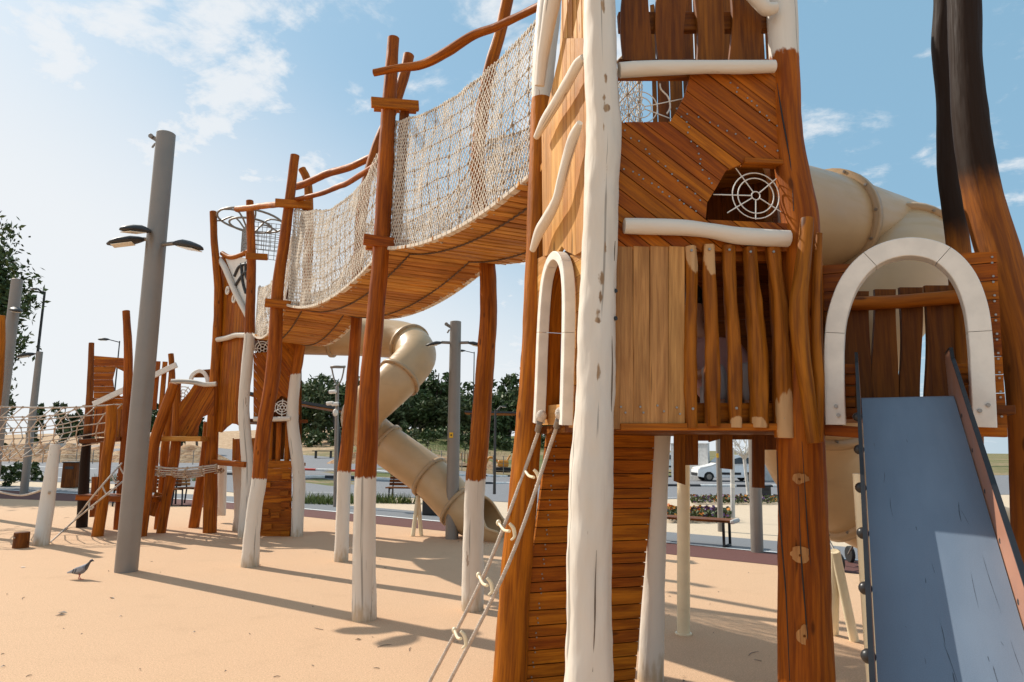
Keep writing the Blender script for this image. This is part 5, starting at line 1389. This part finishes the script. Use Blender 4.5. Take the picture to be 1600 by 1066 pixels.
def shelter(label, c, u, L, W_, h, tilt, post=True):
    c = V(c); u = V(u).normalized(); n = V((-u.y, u.x, 0)); t = thing('shade_shelter', c, label, 'shelter')
    mb = MB(); p, q = c - u * L / 2 + V((0, 0, h + tilt)), c + u * L / 2 + V((0, 0, h)); mb.board(p, q, n, W_, .16, mat=0); mb.build('roof', M['iron'], t)
    mb = MB()
    for k in range(14): mb.board(p + n * (-.5 + (k + .5) / 14) * W_ - V((0, 0, .12)), q + n * (-.5 + (k + .5) / 14) * W_ - V((0, 0, .12)), n, W_ / 14 - .04, .04)
    mb.build('ceiling', M['wood'], t)
    for s in (-.36, .36):
        d = c + u * L * s; mb = MB(); mb.board(d + u * .4 + V((0, 0, -.1)), d - u * .2 + V((0, 0, h + .0)), n, .3, .3); mb.build('leg', M['iron'], t)
c = P(470, 712, 40); shelter('shade shelter with a timber ceiling on slanted black legs left of the camera pole', (c.x, 40, hgt(c.x, 40)), (1, .1, 0), 5.6, 4, P(500, 643, 40).z - hgt(c.x, 40), .9)
c = P(775, 700, 60); shelter('long low dark shade shelter across the field edge behind the bridge posts', (c.x, 60, hgt(c.x, 60)), (1, .02, 0), 5.4, 3, P(775, 646, 60).z - hgt(c.x, 60), .05)
t = thing('picnic_table', GT(505, 716), 'dark picnic table under the timber shade shelter', 'table'); b = GT(505, 716); mb = MB(); mb.box(b + V((0, 0, .75)), (1, 0, 0), (0, 1, 0), (0, 0, 1), 2.2, .8, .08); mb.build('tabletop', M['iron'], t)
for s in (-.8, .8): mb = MB(); mb.board(b + V((s, 0, -.05)), b + V((s, 0, .72)), (0, 1, 0), .7, .08); mb.build('leg', M['iron'], t)
# container, wall, fence, excavator, earth heaps
b = P(617, 711, 62); b.z = hgt(b.x, 62); mb = MB(); mb.box(b + V((0, 0, .85)), (1, 0, 0), (0, 1, 0), (0, 0, 1), 1.1, 1.0, 1.7, ch=.04)
for k in (-.5, .5): mb.tube([b + V((k, -.4, 1.7)), b + V((k, -.4, 1.95))], .04, n=6, sub=1)
mb.disc(b + V((0, -.1, 1.7)), (0, 0, 1), .2, .1); tag(mb.build('tank_box', M['concrete'], None, b), 'pale grey tank box on the field edge left of the two headed mast', 'tank')
def wall(name, a, b, h, label, mat, th=.3):
    a, b = V(a), V(b); a.z = hgt(a.x, a.y); b.z = hgt(b.x, b.y); mb = MB(); n = max(2, int((b - a).length / 2.5))
    for k in range(n):
        p, q = a.lerp(b, k / n), a.lerp(b, (k + .985) / n); p.z = hgt(p.x, p.y) + h / 2 - .2; q.z = hgt(q.x, q.y) + h / 2 - .2; mb.board(p, q, (0, 0, 1), h + .4, th)
        p = p + V((0, 0, h / 2 + .22)); q = q + V((0, 0, h / 2 + .22)); mb.board(p, q, (0, 0, 1), .06, th + .1)
    return tag(mb.build(name, M[mat], None, a), label, 'wall')
a, b = P(72, 668, 80), P(122, 668, 82); wall('boundary_wall', a, b, 1.7, 'low pale concrete wall far off behind the sandy heaps at left', 'concrete')
a, b = P(1050, 718, 52), P(1108, 716, 50); wall('boundary_wall', a, b, 2.6, 'pale grey block wall behind the white van', 'concrete'); 
a, b = P(1168, 716, 50), P(1400, 716, 54); wall('boundary_wall', a, b, 2.2, 'pale grey boundary wall to the right behind the van and the tower', 'concrete')
def fence(label, x0, x1, y, Y, n, h, rails=3):
    t = thing('wire_fence', P((x0 + x1) / 2, y, Y), label, 'fence'); L = []
    for k in range(n):
        q = P(x0 + (x1 - x0) * k / (n - 1), y, Y); q.z = hgt(q.x, q.y); L.append(q); mb = MB(); mb.tube([q - V((0, 0, .1)), q + V((0, 0, h))], .035, n=6, sub=1); mb.build('post', M['steel'], t)
    mb = MB()
    for r in range(rails): mb.tube([p + V((0, 0, h * (r + 1) / rails - .03)) for p in L], .012, n=4, sub=1)
    mb.build('wire', M['steel'], t)
fence('thin wire fence with steel posts in front of the digger and the green field', 560, 900, 722, 58, 22, 1.5, 5)
fence('low wire fence along the far side of the road at left', -60, 330, 690, 60, 16, 1.2, 3)
mb = MB(); rs = random.Random(3)
def mound(px, py, Y, rx, ry, h):
    c = P(px, py, Y); c.z = hgt(c.x, Y) - .1; n, m = 26, 9; vs, fs = [], []
    for i in range(m + 1):
        f = i / m
        for j in range(n):
            a = 2 * PI * j / n; rr = f * (1 + .25 * noise.noise(V((math.cos(a) * 2, math.sin(a) * 2, px * .1))))
            z = h * (1 - f * f) ** 1.2 * (1 + .45 * noise.noise(V((math.cos(a) * f * 4, math.sin(a) * f * 4, px * .2)))); vs.append(c + V((rr * rx * math.cos(a), rr * ry * math.sin(a), z)))
    for i in range(m):
        for j in range(n): fs.append((i * n + j, (i + 1) * n + j, (i + 1) * n + (j + 1) % n, i * n + (j + 1) % n))
    mb.add(vs, fs, vs, .5, 1., 0, True); return c
for i, a in enumerate(((30, 686, 70, 4.2, 3, 1.5), (70, 686, 68, 4.4, 3, 1.8), (112, 686, 66, 3.6, 3, 1.5), (150, 686, 70, 4, 3, 1.3), (215, 688, 68, 4, 3, 1.3), (290, 690, 68, 5, 3, 1.6), (560, 716, 64, 3.0, 2, 1.0), (608, 714, 66, 2.4, 2, .9), (660, 712, 70, 3.2, 2, .9), (700, 712, 68, 2.2, 2, .8), (755, 716, 70, 3.0, 2, .8))):
    mb = MB(); c = mound(*a); tag(mb.build('earth_heap', M['dirt'], None, c), ('heap of sandy earth beyond the road at left', 'small heap of reddish earth at the foot of the green field')[i > 5], 'earth heap', ('sandy heaps at left', 'reddish heaps in front of the field')[i > 5])
b = P(782, 716, 63); b.z = hgt(b.x, 63); t = thing('digger', b, 'small orange digger working behind the wire fence left of the tower', 'digger')
for s in (-.4, .4): mb = MB(); mb.box(b + V((.2, s, .2)), (1, 0, 0), (0, 1, 0), (0, 0, 1), 1.5, .28, .4, ch=.12); mb.build('track', M['black'], t)
mb = MB(); mb.box(b + V((.25, 0, .75)), (1, 0, 0), (0, 1, 0), (0, 0, 1), 1.0, .9, .6, ch=.1); mb.build('body', M['orange'], t)
mb = MB(); mb.tube([b + V((-.2, 0, .9)), b + V((-.7, 0, 1.25)), b + V((-1.1, 0, 1.2)), b + V((-1.35, 0, .6))], .11, n=8, sub=3); mb.tube([b + V((.6, 0, 1.0)), b + V((.9, 0, 1.5))], .08, n=6, sub=1); mb.build('arm', M['orange'], t)
mb = MB(); mb.board(b + V((-1.45, 0, .55)), b + V((-1.3, 0, .15)), (0, 1, 0), .4, .2); mb.build('bucket', M['iron'], t)

# ---------------------------------------------------------------- white van
def van(px, py, name, label):
    c = GT(px, py); t = thing(name, c, label, 'van'); F = c + V((-2.2, 0, 0))
    def S(x, y, z): return F + V((x, y, z))
    prof = [(0, .35), (.02, .75), (.18, .95), (.95, 1.10), (1.25, 1.22), (1.85, 1.72), (2.3, 1.82), (3.6, 1.84), (4.2, 1.76), (4.36, 1.2), (4.4, .7), (4.38, .32), (3.95, .28), (3.88, .52), (3.7, .66), (3.45, .66), (3.27, .52), (3.2, .28), (1.15, .28), (1.08, .52), (.9, .66), (.65, .66), (.47, .52), (.4, .28)]
    def half_w(z): return .92 - .22 * ss(1.0, 1.85, z)
    mb = MB(); n = len(prof); vs = [S(x, -half_w(z), z) for x, z in prof] + [S(x, half_w(z), z) for x, z in prof]
    mb.add(vs, [tuple(range(n)), tuple(range(2 * n - 1, n - 1, -1))] + [(i, n + i, n + (i + 1) % n, (i + 1) % n) for i in range(n)], vs); body = mb.build('body', M['vanpaint'], t)
    def pane(L, y=-1):
        mb = MB(); q = [S(x, y * (half_w(z) + .004), z) for x, z in L]; mb.prism(q, (0, y * .012, 0), (1, 0, 0)); return mb.build('window', M['darkglass'], body)
    for y in (-1, 1):
        pane([(1.45, 1.20), (2.45, 1.22), (2.45, 1.66), (1.95, 1.66)], y); pane([(2.55, 1.22), (3.3, 1.24), (3.3, 1.66), (2.55, 1.66)], y); pane([(3.45, 1.24), (4.15, 1.26), (4.05, 1.64), (3.45, 1.66)], y)
    mb = MB(); mb.prism([S(1.30, -.75, 1.28), S(1.30, .75, 1.28), S(1.84, .64, 1.73), S(1.84, -.64, 1.73)], (-.012, 0, .014), (0, 1, 0)); mb.build('windscreen', M['darkglass'], body)
    for y in (-1, 1):
        mb = MB(); mb.box(S(2.2, y * .935, .55), (1, 0, 0), (0, 1, 0), (0, 0, 1), 1.6, .03, .16, ch=.01); mb.build('side_trim', M['black'], body)
        mb = MB(); mb.ball(S(.12, y * .70, .86), .10, .18, .07, 10); mb.build('headlight', M['glass'], t)
        mb = MB(); mb.box(S(4.37, y * .8, 1.05), (0, 0, 1), (1, 0, 0), (0, 1, 0), .5, .05, .12); mb.build('tail_light', M['kerbred'], t)
        mb = MB(); mb.box(S(1.62, y * 1.0, 1.2), (1, 0, 0), (0, 1, 0), (0, 0, 1), .12, .18, .16, ch=.03); mb.build('mirror', M['black'], t)
        for x in (.78, 3.58):
            mb = MB(); mb.tube([S(x, y * .66, .32), S(x, y * .72, .32), S(x, y * .88, .32), S(x, y * .92, .32)], [.29, .32, .32, .29], n=20, sub=1); w = mb.build('wheel', M['tyre'], t)
            mb = MB(); mb.disc(S(x, y * .915, .32), (0, y, 0), .20, .012, 16); mb.build('rim', M['steel'], w)
    mb = MB(); mb.box(S(.0, 0, .48), (0, 1, 0), (1, 0, 0), (0, 0, 1), 1.6, .06, .22, ch=.02); mb.build('bumper', M['black'], t)
van(1134, 752, 'parked_van', 'white parked van facing left across the road, seen under the hanging boards')
van(1035, 738, 'parked_van', 'white car left of the van, half hidden behind the pale tower leg')

# ---------------------------------------------------------------- pigeon
def lathe(mb, secs, n=14, mat=0, matf=None):
    vs, fs = [], []; k = len(mb.m)
    for (c, w, h) in secs:
        for j in range(n): a = 2 * PI * j / n; vs.append(V(c) + V((0, w * math.cos(a), h * math.sin(a))))
    for i in range(len(secs) - 1):
        for j in range(n): fs.append((i * n + j, i * n + (j + 1) % n, (i + 1) * n + (j + 1) % n, (i + 1) * n + j))
    fs += [tuple(range(n - 1, -1, -1)), tuple(range((len(secs) - 1) * n, len(secs) * n))]
    mb.add(vs, fs, vs, .5, 1., mat, True)
    if matf:
        for i in range(len(secs) - 1):
            for j in range(n): mb.m[k + i * n + j] = matf(i, j)
M['pg_body'] = plain('pigeon_grey', (.22, .22, .25), .7, var=.15, sc=60); M['pg_head'] = plain('pigeon_neck', (.05, .06, .075), .4, var=.5, sc=60); M['pg_wing'] = plain('pigeon_wing', (.32, .32, .34), .7, var=.1, sc=60); M['pg_leg'] = plain('pigeon_leg', (.45, .10, .08), .6)
b = G(124, 905.5); t = thing('pigeon', b, 'grey pigeon walking to the right on the beige rubber ground', 'pigeon'); mb = MB()
def B_(x, z, y=0): return b + V((x, y, z))
lathe(mb, [(B_(-.155, .075), .012, .004), (B_(-.10, .082), .022, .010), (B_(-.06, .095), .042, .032), (B_(-.01, .108), .056, .050), (B_(.04, .125), .056, .054), (B_(.075, .150), .040, .042), (B_(.095, .180), .026, .028), (B_(.108, .205), .020, .021), (B_(.118, .222), .021, .020), (B_(.134, .228), .017, .016), (B_(.145, .225), .008, .008), (B_(.162, .219), .003, .003)], 14, 0, lambda i, j: 1 if i >= 5 else 0)
mb.build('body', [M['pg_body'], M['pg_head']], t)
for s in (-1, 1):
    mb = MB(); lathe(mb, [(B_(-.15, .085, s * .012), .004, .006), (B_(-.09, .095, s * .035), .008, .020), (B_(-.02, .118, s * .052), .010, .036), (B_(.035, .13, s * .052), .009, .036), (B_(.062, .135, s * .042), .004, .012)], 10)
    for x in (-.052, -.022): mb.box(B_(x, .108, s * .062), (.3, 0, 1), (1, 0, -.3), (0, 1, 0), .05, .012, .003, mat=1)
    mb.build('wing', [M['pg_wing'], M['pg_head']], t)
    mb = MB(); f = B_(.028 if s < 0 else -.03, .004, s * .022); mb.tube([B_(.0, .075, s * .022), B_(.012 if s < 0 else -.015, .04, s * .022), f], [.009, .005, .004], n=6, sub=2)
    for a in (-.6, 0, .6): mb.tube([f, f + V((.035 * math.cos(a), .035 * math.sin(a), 0))], .003, n=5, sub=1)
    mb.build('leg', M['pg_leg'], t)
mb = MB(); mb.ball(B_(.128, .231, -.016), .003, seg=6); mb.build('eye', M['kerbred'], t)

# ---------------------------------------------------------------- child on the tower deck
def skinned(name, chains, mat, parent, sub=2):
    bm = bmesh.new(); vs, es, rr = [], [], []; key = {}
    for ch in chains:
        prev = None
        for (p, r) in ch:
            k = tuple(round(a, 4) for a in p)
            if k not in key: key[k] = len(vs); vs.append(V(p)); rr.append(r)
            if prev is not None and prev != key[k]: es.append((prev, key[k]))
            prev = key[k]
    bpos = V(parent['_b'])
    me = bpy.data.meshes.new(name); me.from_pydata([v - bpos for v in vs], es, [])
    o = bpy.data.objects.new(name, me); COL.objects.link(o)
    sk = o.modifiers.new('skin', 'SKIN'); sk.use_smooth_shade = True
    for i, d in enumerate(me.skin_vertices[0].data): d.radius = (rr[i], rr[i]); d.use_root = (i == 0)
    sm = o.modifiers.new('subsurf', 'SUBSURF'); sm.levels = sub; sm.render_levels = sub
    dg = bpy.context.evaluated_depsgraph_get(); m2 = bpy.data.meshes.new_from_object(o.evaluated_get(dg))
    o.modifiers.clear(); o.data = m2; m2.materials.clear(); m2.materials.append(mat)
    for p in m2.polygons: p.use_smooth = True
    o.parent = parent; o['_b'] = list(bpos); o.location = (0, 0, 0); return o
o0 = V((1.30, 4.45, ZD))
pr = thing('person', o0, 'person in a pale pink top sitting on the tower deck behind the log bars', 'person')
def H(x, y, z): return o0 + V((x, y, z))
body = skinned('body', [[(H(.05, 0, .14), .12), (H(.03, 0, .30), .125), (H(-.02, 0, .46), .13), (H(-.06, -.01, .58), .07), (H(-.09, -.02, .66), .045), (H(-.11, -.03, .73), .075), (H(-.12, -.04, .82), .082)],
   [(H(.05, 0, .14), .12), (H(-.02, -.22, .16), .085), (H(-.10, -.38, .34), .06), (H(-.08, -.42, .06), .045), (H(-.10, -.50, .035), .035)],
   [(H(.05, 0, .14), .12), (H(.16, -.22, .16), .085), (H(.10, -.42, .34), .06), (H(.12, -.44, .06), .045), (H(.10, -.53, .035), .035)],
   [(H(-.02, 0, .46), .13), (H(-.20, -.02, .50), .055), (H(-.26, -.14, .32), .042), (H(-.16, -.30, .30), .034), (H(-.12, -.35, .31), .026)],
   [(H(-.02, 0, .46), .13), (H(.17, .0, .50), .055), (H(.24, -.12, .30), .042), (H(.14, -.30, .32), .034), (H(.10, -.36, .33), .026)]], M['skin'], pr)
skinned('top', [[(H(.05, 0, .15), .14), (H(.03, 0, .30), .145), (H(-.02, 0, .46), .148), (H(-.055, -.01, .55), .085)], [(H(-.02, 0, .46), .148), (H(-.20, -.02, .50), .072), (H(-.26, -.14, .32), .056), (H(-.20, -.24, .305), .05)], [(H(-.02, 0, .46), .148), (H(.17, 0, .50), .072), (H(.24, -.12, .30), .056), (H(.18, -.23, .31), .05)]], M['pink'], pr)
skinned('trousers', [[(H(.05, .0, .12), .13), (H(-.02, -.22, .165), .1), (H(-.10, -.385, .345), .075), (H(-.083, -.415, .11), .06)], [(H(.05, .0, .12), .13), (H(.16, -.22, .165), .1), (H(.10, -.425, .345), .075), (H(.118, -.438, .11), .06)]], M['grey'], pr)
hd = H(-.12, -.04, .82)
mb = MB(); mb.ball(hd + V((.0, .02, .03)), .092, .095, .092, 16); mb.ball(hd + V((.02, .07, -.06)), .075, .05, .10, 12); mb.build('hair', M['hair'], pr)
for s in (-.03, .03): mb = MB(); mb.ball(hd + V((s, -.085, -.005)), .010, seg=8); mb.build('eye', M['black'], pr)
mb = MB(); mb.ball(hd + V((0, -.09, -.03)), .012, .016, .018, 8); mb.build('nose', M['skin'], pr)
for s in (-.085, .085): mb = MB(); mb.ball(hd + V((s, 0, -.02)), .012, .02, .028, 8); mb.build('ear', M['skin'], pr)
mb = MB(); mb.ball(hd + V((0, -.08, -.055)), .018, .008, .005, 8); mb.build('mouth', M['kerbred'], pr)
for s in (-1, 1):
    mb = MB(); c = H(s * .11 - .01, -.37 + (s < 0) * .01, .32)
    mb.ball(c, .028, .034, .014, 10)
    for k in range(4): q = c + V((-.018 + k * .012, -.028, 0)); L = (.030, .036, .034, .026)[k]; mb.tube([q, q + V((0, -L * .6, .0)), q + V((0, -L, -.016))], [.0065, .006, .005], n=6, sub=2)
    mb.tube([c + V((-s * .022, .0, 0)), c + V((-s * .036, -.018, -.004)), c + V((-s * .036, -.034, -.01))], [.008, .007, .006], n=6, sub=2); mb.build('hand', M['skin'], pr)
# pushchair behind the tube slide legs
b = G(1322, 886); t = thing('pushchair', b, 'dark pushchair parked on the far path behind the cream slide legs', 'pushchair')
mb = MB(); mb.board(b + V((-.25, .1, .45)), b + V((.25, .1, .45)), (0, 1, 0), .45, .10, ch=.03); mb.board(b + V((-.22, .3, .5)), b + V((.22, .34, .98)), (1, 0, 0), .42, .05, ch=.02); mb.build('seat', M['hair'], t)
mb = MB()
for s in (-.24, .24): mb.tube([b + V((s, -.35, .12)), b + V((s, .1, .5)), b + V((s, .55, 1.02))], .016, n=8, sub=3); mb.tube([b + V((s, .4, .12)), b + V((s, .0, .5))], .016, n=8, sub=1)
mb.tube([b + V((-.24, .55, 1.02)), b + V((.24, .55, 1.02))], .02, n=8, sub=1); mb.build('frame', M['steel'], t)
mb = MB(); vs = []
mb.ball(b + V((0, .22, .92)), .25, .28, .18, 14); mb.build('hood', M['hair'], t)
for s in (-.26, .26):
    for y in (-.36, .4): mb = MB(); mb.tube([b + V((s - .02, y, .12)), b + V((s + .02, y, .12))], .12, n=18, sub=1); mb.build('wheel', M['tyre'], t)
# fallen leaves, twigs
mb = MB(); rs = random.Random(21)
def litter(x, y, L, kind):
    p = G(x, y) + V((0, 0, .004)); an = rs.uniform(0, 3.14); d = V((math.cos(an), math.sin(an), 0)); s = V((-d.y, d.x, 0))
    if kind: mb.tube([p, p + d * L * .5 + s * L * .1 + V((0, 0, .004)), p + d * L], [.0025, .003, .0015], n=5, sub=2, tint=rs.random())
    else: mb.add([p - d * L * .5, p + s * L * .2 + V((0, 0, .012)), p + d * L * .5, p - s * L * .2 + V((0, 0, .006))], [(0, 1, 2, 3)], [p] * 4, rs.random())
for x, y, L, k in ((95, 962, .10, 0), (35, 937, .12, 1), (590, 1012, .13, 1), (505, 985, .12, 1), (640, 1018, .10, 1), (98, 958, .10, 0), (170, 893, .05, 0), (1190, 1034, .06, 1), (1170, 1025, .16, 1), (560, 1000, .06, 0), (175, 935, .08, 0), (22, 824, .12, 1), (100, 810, .2, 1)): litter(x, y, L, k)
for i in range(60):
    x, y = rs.uniform(-100, 1200), 800 + 270 * rs.random() ** 1.0
    litter(x, y, rs.uniform(.015, .05), rs.random() < .45)
tag(mb.build('leaf_litter', M['bark']), 'small dry leaves and twigs scattered over the beige ground', 'leaf litter', kind='stuff')
mb = MB(); p = G(36, 887) + V((0, 0, .006)); mb.box(p, (1, .2, 0), (-.2, 1, 0), (0, 0, 1), .05, .03, .004); tag(mb.build('paper_scrap', M['paint'], None, p), 'tiny white scrap of paper on the ground left of the pigeon', 'paper')

for o in bpy.data.objects:
    if '_b' in o: del o['_b']
